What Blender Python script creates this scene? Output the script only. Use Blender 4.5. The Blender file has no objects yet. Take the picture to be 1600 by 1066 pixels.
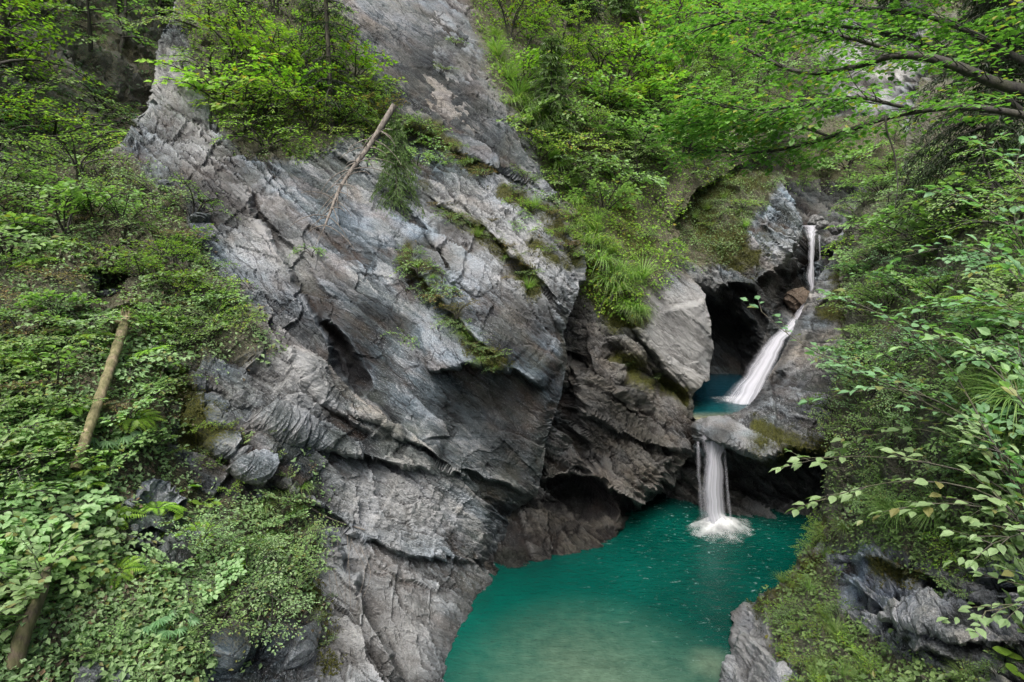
# Gorge with a turquoise pool, three small waterfalls and leafy slopes - Blender 4.5, procedural only
import bpy, math, random
import numpy as np
from mathutils import Vector

random.seed(7); RNG = np.random.default_rng(7)
scene = bpy.context.scene
col = scene.collection
# ------------------------------------------------------------------ camera
F, CX, CY = 889.0, 800.0, 533.0
PITCH = math.radians(8.5); CAMZ = 10.0
SP, CP = math.sin(PITCH), math.cos(PITCH)
cd = bpy.data.cameras.new('camera'); cam = bpy.data.objects.new('camera', cd); col.objects.link(cam)
cd.sensor_width = 36; cd.lens = F*36/1600; cd.clip_end = 3000; cd.clip_start = .05
cam.location = (0, 0, CAMZ); cam.rotation_euler = (math.pi/2-PITCH, 0, 0)
scene.camera = cam

def at(px, py, d):
    """world point of a spot in the photo that lies d metres away along the view axis"""
    px = np.asarray(px, float); py = np.asarray(py, float); d = np.asarray(d, float)
    x = (px-CX)/F; y = (CY-py)/F
    return np.stack([x*d, d*(CP+SP*y), CAMZ+d*(-SP+CP*y)], -1)

# ------------------------------------------------------------------ noise
def _hash(ix, iy, iz, seed):
    h = (ix.astype(np.int64)*374761393 + iy.astype(np.int64)*668265263 + iz.astype(np.int64)*2147483647 + seed*974634277) & 0xffffffff
    h = ((h ^ (h >> 13))*1274126177) & 0xffffffff
    h = ((h ^ (h >> 16))*2246822519) & 0xffffffff
    return ((h ^ (h >> 15)) & 0xffffff)/float(0xffffff)
def vnoise(p, seed=0):
    i = np.floor(p); f = p-i; u = f*f*f*(f*(f*6-15)+10)
    i = i.astype(np.int64); out = 0
    for dx in (0, 1):
        wx = u[..., 0] if dx else 1-u[..., 0]
        for dy in (0, 1):
            wy = u[..., 1] if dy else 1-u[..., 1]
            for dz in (0, 1):
                wz = u[..., 2] if dz else 1-u[..., 2]
                out = out+wx*wy*wz*_hash(i[..., 0]+dx, i[..., 1]+dy, i[..., 2]+dz, seed)
    return out*2-1
def fbm(p, seed=0, oct=4, gain=.5):
    a, s, o = 1, 0, 0
    for k in range(oct):
        o = o+a*vnoise(p*(2.03**k)+k*17.3, seed+k); s += a; a *= gain
    return o/s
def ridged(p, seed=0, oct=4):
    a, s, o = 1, 0, 0
    for k in range(oct):
        o = o+a*(1-np.abs(vnoise(p*(2.1**k)+k*9.7, seed+k))*2); s += a; a *= .5
    return o/s

def unit(v): return v/np.maximum(np.linalg.norm(v, axis=-1, keepdims=True), 1e-9)
BT = unit(np.array([.72, .25, -.65])); _q = np.array([.35, .9, .25])
BN = unit(np.cross(BT, _q)); BB = np.cross(BN, BT)          # bedding: BT runs down-right, BN is its normal

def strata(P, seed, amps=((2.3, .34), (.95, .24), (.38, .11), (.15, .05), (.07, .024))):
    """stepped slate relief: broken plates lying on the bedding"""
    w = fbm(P*.16, seed, 3)*1.0+fbm(P*.7, seed+5, 3)*.17+fbm(P*2.6, seed+6, 2)*.05
    s = P@BN+w; u = P@BT+fbm(P*.5, seed+8, 2)*.6; v = P@BB+fbm(P*.5, seed+9, 2)*.8
    tot = 0
    for L, A in amps:
        k = np.floor(s/L); f = s/L-k
        o = _hash(k, k*0, k*0, seed+3)*7
        b = np.floor(u/(L*2.7)+o); c = np.floor(v/(L*3.3)+o*1.7+b*.37)
        r = _hash(k, b, c, seed+1); r2 = _hash(k, b, c, seed+2)
        fu = u/(L*2.7)+o-b-.5
        tot = tot+A*((r-.5)*1.3+(f-.5)*.75*(r2*1.4-.3)+fu*(r2-.5)*.5)
    tot = tot*.55; b2 = P@unit(BB*.62+BN*.78)+fbm(P*.3, seed+12, 2)*.35; a2 = P@BT+fbm(P*.3, seed+13, 2)*.4
    for L, asp, A, wob in ((1.7, 3.6, .55, .05), (.62, 3.4, .33, .05), (.24, 3.0, .15, .06), (.10, 2.8, .06, .06)):
        x = a2/(L*asp)+wob*fbm(P*(1.2/L), seed+14, 2); y = b2/L+wob*2*fbm(P*(1.2/L)+7, seed+15, 2); ix, iy = np.floor(x), np.floor(y); best = np.full(x.shape, 1e9); val = np.zeros(x.shape)
        for dx in (-1, 0, 1):
            for dy in (-1, 0, 1):
                cx, cy = ix+dx, iy+dy; z = cx*0+int(L*100); h1 = _hash(cx, cy, z, seed+16); h2 = _hash(cx, cy, z, seed+17); h3 = _hash(cx, cy, z, seed+18); h4 = _hash(cx, cy, z, seed+19)
                ex, ey = x-cx-h1, y-cy-h2; d = ex*ex+ey*ey; m = d < best; best = np.where(m, d, best)
                val = np.where(m, (h3-.5)*.9+ey*(.25+.75*h4)+ex*(h1-.5)*1.4, val)
        tot = tot+A*val*np.clip(.75+1.1*fbm(P*(.25/L), seed+21, 2), .15, 1.3)
    return tot

# ------------------------------------------------------------------ polygons in photo space (used only to lay out terrain)
def seg_dist(px, py, poly, closed):
    pts = np.array(poly, float); n = len(pts) if closed else len(pts)-1
    best = np.full(px.shape, 1e9); bx = np.zeros(px.shape); by = np.zeros(px.shape); side = np.zeros(px.shape); prm = np.zeros(px.shape)
    ls = [np.hypot(*(pts[(i+1) % len(pts)]-pts[i])) for i in range(n)]; tot = sum(ls); acc = 0
    for i in range(n):
        a = pts[i]; b = pts[(i+1) % len(pts)]; dx, dy = b-a; l2 = dx*dx+dy*dy+1e-9
        t = np.clip(((px-a[0])*dx+(py-a[1])*dy)/l2, 0, 1); qx = a[0]+t*dx; qy = a[1]+t*dy
        d = np.hypot(px-qx, py-qy); m = d < best
        best = np.where(m, d, best); bx = np.where(m, qx, bx); by = np.where(m, qy, by)
        side = np.where(m, dx*(py-a[1])-dy*(px-a[0]), side); prm = np.where(m, (acc+t*ls[i])/tot, prm); acc += ls[i]
    return best, bx, by, np.sign(side), prm
def inside(px, py, poly):
    pts = poly; r = np.zeros(px.shape, bool)
    for i in range(len(pts)):
        x0, y0 = pts[i]; x1, y1 = pts[i-1]
        c = ((y0 > py) != (y1 > py)) & (px < (x1-x0)*(py-y0)/((y1-y0) or 1e-9)+x0)
        r ^= c
    return r
def mask(px, py, poly, soft):
    d = seg_dist(px, py, poly, True)[0]; s = np.where(inside(px, py, poly), d, -d)
    return np.clip(s/soft*.5+.5, 0, 1)
def tps(ctrl, px, py, idx, f=lambda x: x):
    X = np.array([(c[0]/500, c[1]/500) for c in ctrl]); V = np.array([f(c[idx]) for c in ctrl])
    def U(r2): return .5*r2*np.log(np.maximum(r2, 1e-12))
    n = len(X); K = U(((X[:, None]-X[None])**2).sum(-1))+np.eye(n)*1e-3
    Pm = np.hstack([np.ones((n, 1)), X]); A = np.block([[K, Pm], [Pm.T, np.zeros((3, 3))]])
    w = np.linalg.solve(A, np.concatenate([V, np.zeros(3)]))
    qx, qy = px/500, py/500; o = w[n]+w[n+1]*qx+w[n+2]*qy
    for i in range(n): o = o+w[i]*U((qx-X[i, 0])**2+(qy-X[i, 1])**2)
    return o

# ------------------------------------------------------------------ mesh from arrays
def np_mesh(name, V, faces, attrs=None, smooth=False):
    """faces: list of int arrays (N,k)"""
    me = bpy.data.meshes.new(name); V = np.ascontiguousarray(V, np.float32)
    me.vertices.add(len(V)); me.vertices.foreach_set('co', V.ravel())
    loops = np.concatenate([f.ravel() for f in faces]).astype(np.int32)
    tot = np.concatenate([np.full(len(f), f.shape[1]) for f in faces]).astype(np.int32)
    st = np.concatenate([[0], np.cumsum(tot)[:-1]]).astype(np.int32)
    me.loops.add(len(loops)); me.loops.foreach_set('vertex_index', loops)
    me.polygons.add(len(tot)); me.polygons.foreach_set('loop_start', st); me.polygons.foreach_set('loop_total', tot)
    me.polygons.foreach_set('use_smooth', np.full(len(tot), smooth))
    me.update(calc_edges=True)
    for k, a in (attrs or {}).items():
        a = np.ascontiguousarray(a, np.float32)
        if a.ndim == 1: me.attributes.new(k, 'FLOAT', 'POINT').data.foreach_set('value', a)
        else: me.attributes.new(k, 'FLOAT_VECTOR', 'POINT').data.foreach_set('vector', a.ravel())
    me.validate()
    return me
def link(name, me, mat=None, parent=None):
    o = bpy.data.objects.new(name, me); col.objects.link(o)
    if mat is not None and not me.materials: me.materials.append(mat)
    if parent is not None: o.parent = parent
    return o
def tag(o, label=None, cat=None, group=None, kind=None):
    if label: o['label'] = label
    if cat: o['category'] = cat
    if group: o['group'] = group
    if kind: o['kind'] = kind
    return o
def empty(name, loc=(0, 0, 0), rz=0):
    o = bpy.data.objects.new(name, None); col.objects.link(o); o.location = loc; o.rotation_euler = (0, 0, rz); o.empty_display_size = .2
    return o

# ------------------------------------------------------------------ materials
class NT:
    def __init__(s, name):
        s.m = bpy.data.materials.new(name); s.m.use_nodes = True; s.t = s.m.node_tree; s.t.nodes.clear()
        s.out = s.t.nodes.new('ShaderNodeOutputMaterial')
    def n(s, typ, ins=None, **kw):
        x = s.t.nodes.new('ShaderNode'+typ)
        for k, v in kw.items(): setattr(x, k, v)
        for k, v in (ins or {}).items():
            if isinstance(v, bpy.types.NodeSocket): s.t.links.new(v, x.inputs[k])
            else: x.inputs[k].default_value = v
        return x
    def attr(s, name): return s.n('Attribute', attribute_name=name)
    def math(s, op, a, b=0., c=0., clamp=False):
        x = s.n('Math', operation=op, use_clamp=clamp)
        for i, v in enumerate((a, b, c)):
            if isinstance(v, bpy.types.NodeSocket): s.t.links.new(v, x.inputs[i])
            else: x.inputs[i].default_value = v
        return x.outputs[0]
    def mix(s, f, a, b, mode='MIX'):
        x = s.n('Mix', data_type='RGBA', blend_type=mode)
        for i, v in ((0, f), (6, a), (7, b)):
            if isinstance(v, bpy.types.NodeSocket): s.t.links.new(v, x.inputs[i])
            else: x.inputs[i].default_value = v if i == 0 else (*v, 1) if len(v) == 3 else v
        return x.outputs[2]
    def ramp(s, f, stops, interp='LINEAR'):
        x = s.n('ValToRGB', {'Fac': f}); r = x.color_ramp; r.interpolation = interp
        while len(r.elements) < len(stops): r.elements.new(.5)
        for e, (p, c) in zip(r.elements, stops):
            e.position = p; e.color = (c, c, c, 1) if isinstance(c, (int, float)) else (*c, 1)
        return x.outputs[0]
    def noise(s, vec, scale, detail=4, rough=.55, dist=0., lac=2.):
        return s.n('TexNoise', {'Vector': vec, 'Scale': scale, 'Detail': detail, 'Roughness': rough, 'Distortion': dist, 'Lacunarity': lac}).outputs[0]

def rock_material(name, dark=(.017, .021, .023), mid=(.090, .107, .113), pale=(.41, .425, .43), warm=(.15, .088, .048), warm_amt=.6, purple=.12, wet=0.):
    N = NT(name)
    pos = N.n('NewGeometry').outputs['Position']
    def dot(v): return N.n('VectorMath', {0: pos, 1: tuple(float(c) for c in v)}, operation='DOT_PRODUCT').outputs['Value']
    bed = N.n('CombineXYZ', {0: dot(BT), 1: dot(BN), 2: dot(BB)}).outputs[0]
    bed = N.n('VectorMath', {0: bed, 1: N.attr('warp').outputs['Vector']}, operation='ADD').outputs[0]
    def st(sx, sy, sz): return N.n('VectorMath', {0: bed, 1: (sx, sy, sz)}, operation='MULTIPLY').outputs[0]
    streak = N.noise(st(.36, 5., 4.4), 1.5, 5, .70)
    fine = N.noise(st(.75, 5.5, 5.), 6., 4, .74)
    grit = N.noise(pos, 24, 3, .75)
    c1 = N.n('SeparateXYZ', {0: N.attr('tone').outputs['Vector']}).outputs; c2 = N.n('SeparateXYZ', {0: N.attr('tone_b').outputs['Vector']}).outputs
    # tone: x broad light/dark with painted crevice shade and lit edges, y purple, z rust; tone_b: x green, y lichen zone, z fissures
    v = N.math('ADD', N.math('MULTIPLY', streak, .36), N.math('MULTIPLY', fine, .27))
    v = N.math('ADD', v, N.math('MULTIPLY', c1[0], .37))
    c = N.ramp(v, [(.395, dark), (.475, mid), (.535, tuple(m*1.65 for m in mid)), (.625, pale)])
    drift = N.attr('drift').outputs['Fac']
    c = N.mix(1., c, N.ramp(drift, [(0., (.80, .97, 1.13)), (.5, (.97, .99, 1.03)), (1., (1.10, 1.02, .90))]), 'MULTIPLY')
    c = N.mix(N.math('MULTIPLY', c1[1], purple), c, N.mix(.5, c, (.20, .13, .17)))
    c = N.mix(N.math('MULTIPLY', c1[2], warm_amt), c, N.mix(.35, warm, c))
    c = N.mix(N.math('MULTIPLY', c2[0], .35), c, (.10, .12, .09))
    lf = N.ramp(N.math('ADD', N.math('MULTIPLY', fine, .55), N.math('MULTIPLY', grit, .45)), [(.54, 0.), (.61, 1.)])
    c = N.mix(N.math('MULTIPLY', N.math('MULTIPLY', lf, c2[1]), .7), c, (.52, .53, .54))
    c = N.mix(1., c, N.ramp(grit, [(.3, .5), (.7, 1.5)]), 'MULTIPLY')
    vo = N.n('TexVoronoi', {'Vector': st(.3, 2.6, 1.3), 'Scale': 1.1}, feature='DISTANCE_TO_EDGE').outputs['Distance']
    crk = N.ramp(N.math('ADD', vo, N.math('MULTIPLY', N.math('SUBTRACT', fine, .5), .04)), [(0., 1.), (.014, .6), (.035, 0.)])
    crk = N.math('MULTIPLY', crk, c2[2])
    c = N.mix(N.math('MULTIPLY', crk, .75), c, (.018, .018, .02))
    dk = N.attr('damp').outputs['Fac']; ml = N.attr('moss').outputs['Fac']; so = N.attr('soil').outputs['Fac']; pl = N.attr('pale').outputs['Fac']
    c = N.mix(N.math('MULTIPLY', pl, .75), c, N.mix(N.ramp(v, [(.36, 0.), (.6, 1.)]), (.15, .146, .138), (.50, .49, .47)))
    c = N.mix(dk, c, N.mix(1., c, (.235, .235, .225), 'MULTIPLY'))  # darkens wet rock and the shade painted into dents
    nb = N.math('ADD', N.math('MULTIPLY', grit, .5), N.math('MULTIPLY', fine, .5))
    soil = N.ramp(nb, [(.36, (.035, .034, .018)), (.47, (.09, .085, .045)), (.56, (.17, .155, .09)), (.68, (.32, .285, .21))])
    sf = N.math('MULTIPLY', N.math('SUBTRACT', N.math('ADD', so, nb), .9), 6., clamp=True)
    c = N.mix(N.math('MULTIPLY', sf, .9), c, soil)
    mosscol = N.ramp(nb, [(.36, (.018, .021, .005)), (.5, (.07, .075, .012)), (.66, (.17, .165, .03))])
    mf = N.math('MULTIPLY', N.math('SUBTRACT', N.math('ADD', N.math('MULTIPLY', ml, .8), N.math('MULTIPLY', nb, 1.6)), 1.15), 4., clamp=True)
    c = N.mix(mf, c, mosscol)
    h = N.math('ADD', N.math('MULTIPLY', streak, .8), N.math('MULTIPLY', fine, .5))
    h = N.math('ADD', h, N.math('MULTIPLY', grit, .14))
    h = N.math('SUBTRACT', h, N.math('MULTIPLY', crk, .2))
    bmp = N.n('Bump', {'Height': h, 'Strength': 1., 'Distance': .2}).outputs[0]
    rg = N.math('SUBTRACT', N.math('SUBTRACT', .68, N.math('MULTIPLY', fine, .25)), N.math('MULTIPLY', dk, .12+wet))
    b = N.n('BsdfPrincipled', {'Base Color': c, 'Roughness': rg, 'Normal': bmp, 'Specular IOR Level': .5})
    N.t.links.new(b.outputs[0], N.out.inputs[0])
    return N.m
ROCK = rock_material('slate_rock')
ROCKS = rock_material('bluish_slate', dark=(.030, .034, .042), mid=(.22, .24, .272), pale=(.56, .575, .60), warm_amt=.3, purple=.15)
ROCKB = rock_material('brown_rock', dark=(.022, .020, .018), mid=(.095, .090, .082), pale=(.31, .30, .28), warm=(.15, .10, .06), warm_amt=.35, purple=.12, wet=.1)
ROCKP = rock_material('pale_rock', dark=(.06, .06, .058), mid=(.185, .182, .175), pale=(.46, .45, .435), warm_amt=.25, purple=.1)

# ------------------------------------------------------------------ terrain masses
MASS = {}
class Mass:
    def __init__(s, name, label, cat, bbox, step, ctrl, outline=None, mat=ROCK, steps=(), dents=(), moss=(), soil=(), damp=(), pale=(), seed=1, edge=26, back=.09, lumps=.24, kind='structure', soil_base=0., smooth=False, bare=()):
        x0, y0, x1, y1 = bbox; xs = np.arange(x0, x1+step, step); ys = np.arange(y0, y1+step, step)
        gx, gy = np.meshgrid(xs, ys); s.x0, s.y0, s.step, s.shape = x0, y0, step, gx.shape
        pn = np.stack([gx*.02, gy*.02, gx*0+seed*3.1], -1)
        wob = fbm(pn, seed+40, 4); wob2 = fbm(pn+91, seed+41, 4)
        px, py = gx.copy(), gy.copy(); extra = np.zeros(gx.shape)
        if outline is not None:
            d, bx, by, _, _ = seg_dist(gx+wob*9, gy+wob2*9, outline, True); ins = inside(gx+wob*9, gy+wob2*9, outline)
            out = ~ins
            nx = bx-gx; ny = by-gy
            px = np.where(out, bx-wob*9*0+np.sign(nx)*np.minimum(d*.12, 10), px); py = np.where(out, by+np.sign(ny)*np.minimum(d*.12, 10), py)
            extra = np.where(out, d*back+.3, np.clip(1-d/edge, 0, 1)**2*.35)
        dep = 1/np.maximum(tps(ctrl, px, py, 2, lambda v: 1/v), 1/90.)
        rough = np.clip(tps(ctrl, px, py, 3), .05, 2)
        dx, dy = px+wob*9, py+wob2*9; dep0 = dep.copy()
        for poly, amp, fall, sgn in steps:
            d, _, _, sd, t = seg_dist(dx, dy, poly, False)
            taper = np.clip(np.minimum(t, 1-t)*8, 0, 1)**.6
            k = np.clip(d*sd*sgn/(5*step)+.5, 0, 1); k = k*k*(3-2*k)
            dep = dep-amp*np.exp(-d/fall)*k*taper+amp*.35*np.exp(-d/(fall*.35))*(1-k)*taper
        damp_a = np.zeros(gx.shape)
        for poly, amp, soft in dents:
            m = mask(dx, dy, poly, soft); m = m*m*(3-2*m); dep = dep+amp*m; damp_a = np.maximum(damp_a, m*.8)  # each dent also gets shade painted into its colour by this mask
        dep = dep+extra
        fade = np.exp(-np.where(extra > .36, (extra-.3)/back, 0)/22.)
        P = at(px, py, dep); PB = at(px, py, dep0+extra)
        # smooth normals
        nu = np.gradient(P, axis=1); nv = np.gradient(P, axis=0); nrm = unit(np.cross(nu, -nv))
        tocam = unit(np.array([0, 0, CAMZ])-P); nrm = np.where((nrm*tocam).sum(-1, keepdims=True) < 0, -nrm, nrm)
        for _ in range(3):
            k = nrm.copy(); k[1:-1, 1:-1] = (nrm[:-2, 1:-1]+nrm[2:, 1:-1]+nrm[1:-1, :-2]+nrm[1:-1, 2:]+nrm[1:-1, 1:-1])/5; nrm = unit(k)
        dirn = unit(nrm+tocam*.35)
        disp = strata(PB, seed)*rough+lumps*fbm(PB*.45, seed+20, 4)*np.minimum(rough+.2, 1)+.05*fbm(PB*2.2, seed+33, 5)*rough
        disp = disp*fade
        def blur(x, r):
            for ax in (0, 1):
                p = np.pad(x, [(r+1, r) if k == ax else (0, 0) for k in (0, 1)], 'edge'); cs = np.cumsum(p, ax)
                x = (np.take(cs, np.arange(2*r+1, p.shape[ax]), ax)-np.take(cs, np.arange(0, p.shape[ax]-2*r-1), ax))/(2*r+1)
            return x
        tot = disp-(dep-dep0)*.8; cav_shade = np.clip((tot-blur(tot, 2))/.05, -1.2, 1.)*.55+np.clip((tot-blur(tot, 9))/.20, -1.3, 1.)*.6  # crevice shade and bright edges, painted into the rock tone
        P = P+dirn*disp[..., None]
        s.P, s.px, s.py = P, px, py
        def pm(lst): 
            a = np.zeros(gx.shape)
            for poly, soft in lst: a = np.maximum(a, mask(dx, dy, poly, soft))
            return a
        s.soil = np.maximum(pm(soil), soil_base)*(1-pm(bare)); s.moss = np.zeros(gx.shape)
        for poly, w in moss: s.moss = np.maximum(s.moss, np.exp(-(seg_dist(dx+wob2*14, dy-wob*14, poly, False)[0]/(w*1.5))**2))
        s.moss *= np.clip(.45+.9*fbm(P*1.3, seed+60, 4)+.35, 0, 1)
        damp_a = np.maximum(damp_a, pm(damp)); pale_a = pm(pale)
        nu = np.gradient(P, axis=1); nv = np.gradient(P, axis=0); n2 = unit(np.cross(nu, -nv)); s.N = np.where((n2*tocam).sum(-1, keepdims=True) < 0, -n2, n2)
        R, C = gx.shape; idx = np.arange(R*C).reshape(R, C)
        a, b, c, d = idx[:-1, :-1].ravel(), idx[1:, :-1].ravel(), idx[1:, 1:].ravel(), idx[:-1, 1:].ravel()
        f = np.stack([a, b, c, d], -1)
        damp_a = np.maximum(damp_a, np.clip((.55-P[..., 2]+.2*fbm(P*1.5, 4, 3))/.4, 0, 1)*.75)
        def rm(x, a, b): return np.clip((x-a)/(b-a), 0, 1)
        bq = np.stack([P@BT, P@BN, P@BB], -1)
        tone = np.stack([.5+.62*fbm(P*.40, seed+70, 4)+.30*fbm(bq*np.array([.5, 2.2, 2.]), seed+71, 4)+.30*cav_shade, rm(fbm(bq*np.array([.3, .8, .8]), seed+72, 4), .0, .38), rm(fbm(bq*np.array([.35, 1.5, 1.1]), seed+73, 5), .06, .36)], -1)
        tone_b = np.stack([rm(fbm(P*.9, seed+74, 4), .02, .4), rm(fbm(P*.5, seed+75, 3), -.1, .3), rm(fbm(P*.9, seed+76, 3), -.15, .25)], -1)
        warp = np.stack([fbm(P*.7, seed+77, 3), fbm(P*.7+31, seed+78, 3)*.5, fbm(P*.7+57, seed+79, 3)*.5], -1)*.34+.06*np.stack([fbm(P*3, seed+80, 2), fbm(P*3+9, seed+81, 2), fbm(P*3+19, seed+82, 2)], -1)
        stn = np.clip((fbm(bq*np.array([.22, 1.1, 1.0]), seed+93, 5)-.06)/.42, 0, 1); damp_a = np.maximum(damp_a, stn*.62)
        drift = np.clip(.5+.75*fbm(bq*np.array([.16, .5, .45]), seed+90, 4)+.35*fbm(bq*np.array([.8, 3., 3.]), seed+91, 3), 0, 1)
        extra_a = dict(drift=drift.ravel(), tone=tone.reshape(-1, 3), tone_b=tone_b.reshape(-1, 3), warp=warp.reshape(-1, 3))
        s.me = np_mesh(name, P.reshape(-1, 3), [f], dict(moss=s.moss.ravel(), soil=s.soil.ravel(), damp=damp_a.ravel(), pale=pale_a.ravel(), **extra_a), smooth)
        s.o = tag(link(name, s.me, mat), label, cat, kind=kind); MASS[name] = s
    def soil_at(s, x, y): return s.soil[int(np.clip(round((y-s.y0)/s.step), 0, s.shape[0]-1)), int(np.clip(round((x-s.x0)/s.step), 0, s.shape[1]-1))]
    def hit(s, px, py):
        """surface point and normal of this mass at given layout coordinates"""
        j = np.clip(np.round((np.asarray(px)-s.x0)/s.step).astype(int), 0, s.shape[1]-1); i = np.clip(np.round((np.asarray(py)-s.y0)/s.step).astype(int), 0, s.shape[0]-1)
        return s.P[i, j], s.N[i, j]
RUST = rock_material('rusty_rock', dark=(.05, .03, .018), mid=(.10, .068, .045), pale=(.24, .17, .11), warm_amt=.6, purple=.1)
# ================================================================== the gorge
# --- big slate cliff and the lower left slope
cliff = Mass('cliff', 'huge grey slate slab cliff tilting down into the turquoise pool', 'cliff', (-420, -180, 960, 1230), 2.1, bare=[([(195, 775), (250, 755), (300, 790), (290, 900), (235, 915), (205, 880)], 18), ([(275, 640), (345, 655), (440, 725), (480, 765), (400, 775), (330, 745), (280, 700)], 18), ([(310, 1005), (460, 985), (470, 1090), (300, 1090)], 22), ([(300, 300), (345, 330), (380, 420), (350, 430), (300, 350)], 20)],
    ctrl=[(-150, 1200, 6.8, .7), (0, 1066, 8, .7), (0, 850, 9.0, .7), (0, 700, 10.2, .6), (0, 450, 13, .6), (-150, 500, 12, .6), (150, 300, 16.5, .8), (150, 600, 11.8, .6),
          (300, 1066, 9.6, .9), (300, 1200, 9., .9), (300, 850, 11.2, .9), (300, 700, 13, 1.), (300, 450, 15.6, .8), (270, 100, 22.5, .8), (280, 250, 18.5, .95), (420, 60, 23, .8),
          (500, 1066, 11.8, 1.), (500, 900, 13.4, 1.), (720, 1066, 13.4, 1.), (640, 1000, 13.6, .8), (720, 990, 15.2, .5), (770, 900, 17.6, .5), (700, 850, 17.2, 1.),
          (600, 600, 17.6, .26), (700, 700, 17.9, .34), (830, 770, 19.3, .4), (760, 640, 18.6, .28), (880, 500, 20.3, .5), (860, 380, 21.2, 1.), (760, 250, 23.8, .8), (760, 450, 19.4, .75),
          (600, 300, 21.4, .55), (650, 60, 27, .3), (560, 120, 25, .5), (700, -150, 34, .5), (300, -150, 30, .8), (450, 400, 17.6, .45), (520, 480, 17.3, .25), (420, 550, 15.8, .95), (480, 640, 15.8, .95), (560, 790, 15.6, .9), (700, 1200, 11.6, 1.), (100, 980, 8.8, .8)],
    outline=[(-419, 1229), (-419, 330), (60, 262), (150, 255), (205, 215), (238, 160), (245, 90), (262, 50), (280, -10), (285, -179), (690, -179), (712, -5), (738, 48), (765, 108), (768, 135), (800, 200), (838, 275), (868, 330), (905, 395),
             (902, 450), (880, 520), (886, 560), (876, 620), (852, 690), (838, 775), (800, 800), (805, 860), (775, 912), (742, 985), (705, 1100), (690, 1229)],
    steps=[([(198, 800), (225, 775), (262, 780), (295, 800)], .35, 26, -1), ([(200, 835), (240, 820), (285, 835)], .3, 22, -1), ([(285, 680), (340, 700), (400, 745)], .18, 40, -1), ([(310, 655), (370, 670), (440, 735)], .15, 40, -1), ([(330, 1010), (400, 1000), (460, 1015)], .35, 30, -1), ([(380, 300), (460, 390), (520, 470)], .25, 30, -1), ([(430, 310), (520, 420), (600, 500)], .16, 40, 1), ([(560, 330), (640, 430), (700, 520)], .14, 40, -1), ([(540, 640), (640, 690), (740, 760)], .25, 40, -1), ([(450, 560), (520, 640), (600, 690)], .35, 40, -1), ([(340, 520), (420, 600), (480, 660)], .35, 35, -1), ([(300, 240), (380, 300), (440, 400), (505, 500), (570, 600), (640, 690)], .55, 60, 1),
           ([(255, 575), (340, 610), (430, 665), (520, 700), (600, 722), (690, 745)], .55, 85, -1),
           ([(285, 655), (380, 720), (470, 775), (560, 835), (640, 870), (760, 880)], .4, 70, -1),
           ([(440, 800), (520, 850), (560, 900), (590, 980), (640, 1060)], .5, 50, 1),
           ([(600, 190), (680, 215), (760, 255), (850, 300), (905, 380)], .6, 40, -1),
           ([(625, 400), (690, 470), (735, 520), (785, 578)], .55, 45, -1),
           ([(660, 300), (740, 350), (830, 420), (890, 500)], .4, 40, -1),
           ([(672, 580), (720, 568), (800, 580), (850, 615)], .65, 50, -1),
           ([(500, 230), (560, 260), (640, 330), (700, 420), (740, 470)], .35, 50, -1),
           ([(700, 300), (790, 390), (860, 470), (885, 540)], .3, 30, -1),
           ([(640, 690), (720, 740), (830, 770)], .4, 40, -1),
           ([(560, 60), (620, 160), (680, 190), (830, 280)], .4, 40, 1)],
    dents=[([(515, 505), (540, 540), (575, 595), (560, 605), (530, 570)], 1.1, 10), ([(700, 590), (790, 600), (830, 640), (770, 650), (710, 690), (690, 640)], .5, 34),
           ([(780, 800), (860, 790), (860, 850), (800, 900), (760, 880)], 1.2, 30), ([(280, 560), (400, 655), (380, 665), (270, 590)], .25, 14),
           ([(195, 850), (275, 858), (262, 868), (200, 868)], .6, 6), ([(130, 985), (165, 975), (170, 1000), (140, 1010)], .8, 8), ([(115, 430), (200, 430), (205, 465), (140, 470)], 1.0, 14)],
    moss=[([(600, 195), (660, 205), (720, 250), (760, 280)], 12), ([(790, 300), (850, 330), (900, 400)], 14), ([(640, 400), (700, 480), (740, 545), (770, 570)], 13), ([(700, 340), (800, 400), (830, 450)], 13),
          ([(270, 590), (290, 640), (310, 680), (330, 720)], 22), ([(470, 860), (480, 960), (500, 1040)], 18), ([(600, 230), (660, 290)], 10), ([(830, 380), (890, 415)], 10), ([(480, 180), (560, 190), (610, 200)], 16)],
    soil=[([(-419, 1229), (-419, 200), (180, 230), (250, 290), (330, 330), (370, 430), (410, 560), (330, 570), (260, 560), (280, 650), (270, 700), (330, 770), (470, 740), (500, 850), (470, 900), (460, 1000), (330, 1080), (300, 1229)], 50),
          ([(280, 0), (520, 0), (600, 170), (560, 210), (460, 250), (380, 235), (320, 160)], 30)],
    damp=[([(800, 760), (880, 760), (880, 900), (760, 920), (740, 860)], 60), ([(560, 40), (700, 20), (770, 120), (820, 260), (680, 200), (600, 150)], 60), ([(690, 1000), (770, 900), (800, 900), (740, 1000), (715, 1080)], 16), ([(680, 590), (790, 575), (850, 620), (820, 760), (740, 740), (700, 680)], 50)],
    pale=[([(240, 80), (300, 100), (380, 280), (480, 400), (420, 420), (320, 300), (250, 230)], 40), ([(470, 860), (560, 850), (700, 900), (720, 960), (680, 1090), (450, 1090)], 60), ([(520, 735), (620, 735), (700, 800), (680, 860), (560, 820)], 50), ([(360, 500), (450, 520), (520, 600), (500, 650), (400, 620)], 40), ([(690, 330), (860, 330), (880, 480), (800, 500)], 60)],
    seed=3, back=.06)
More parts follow.
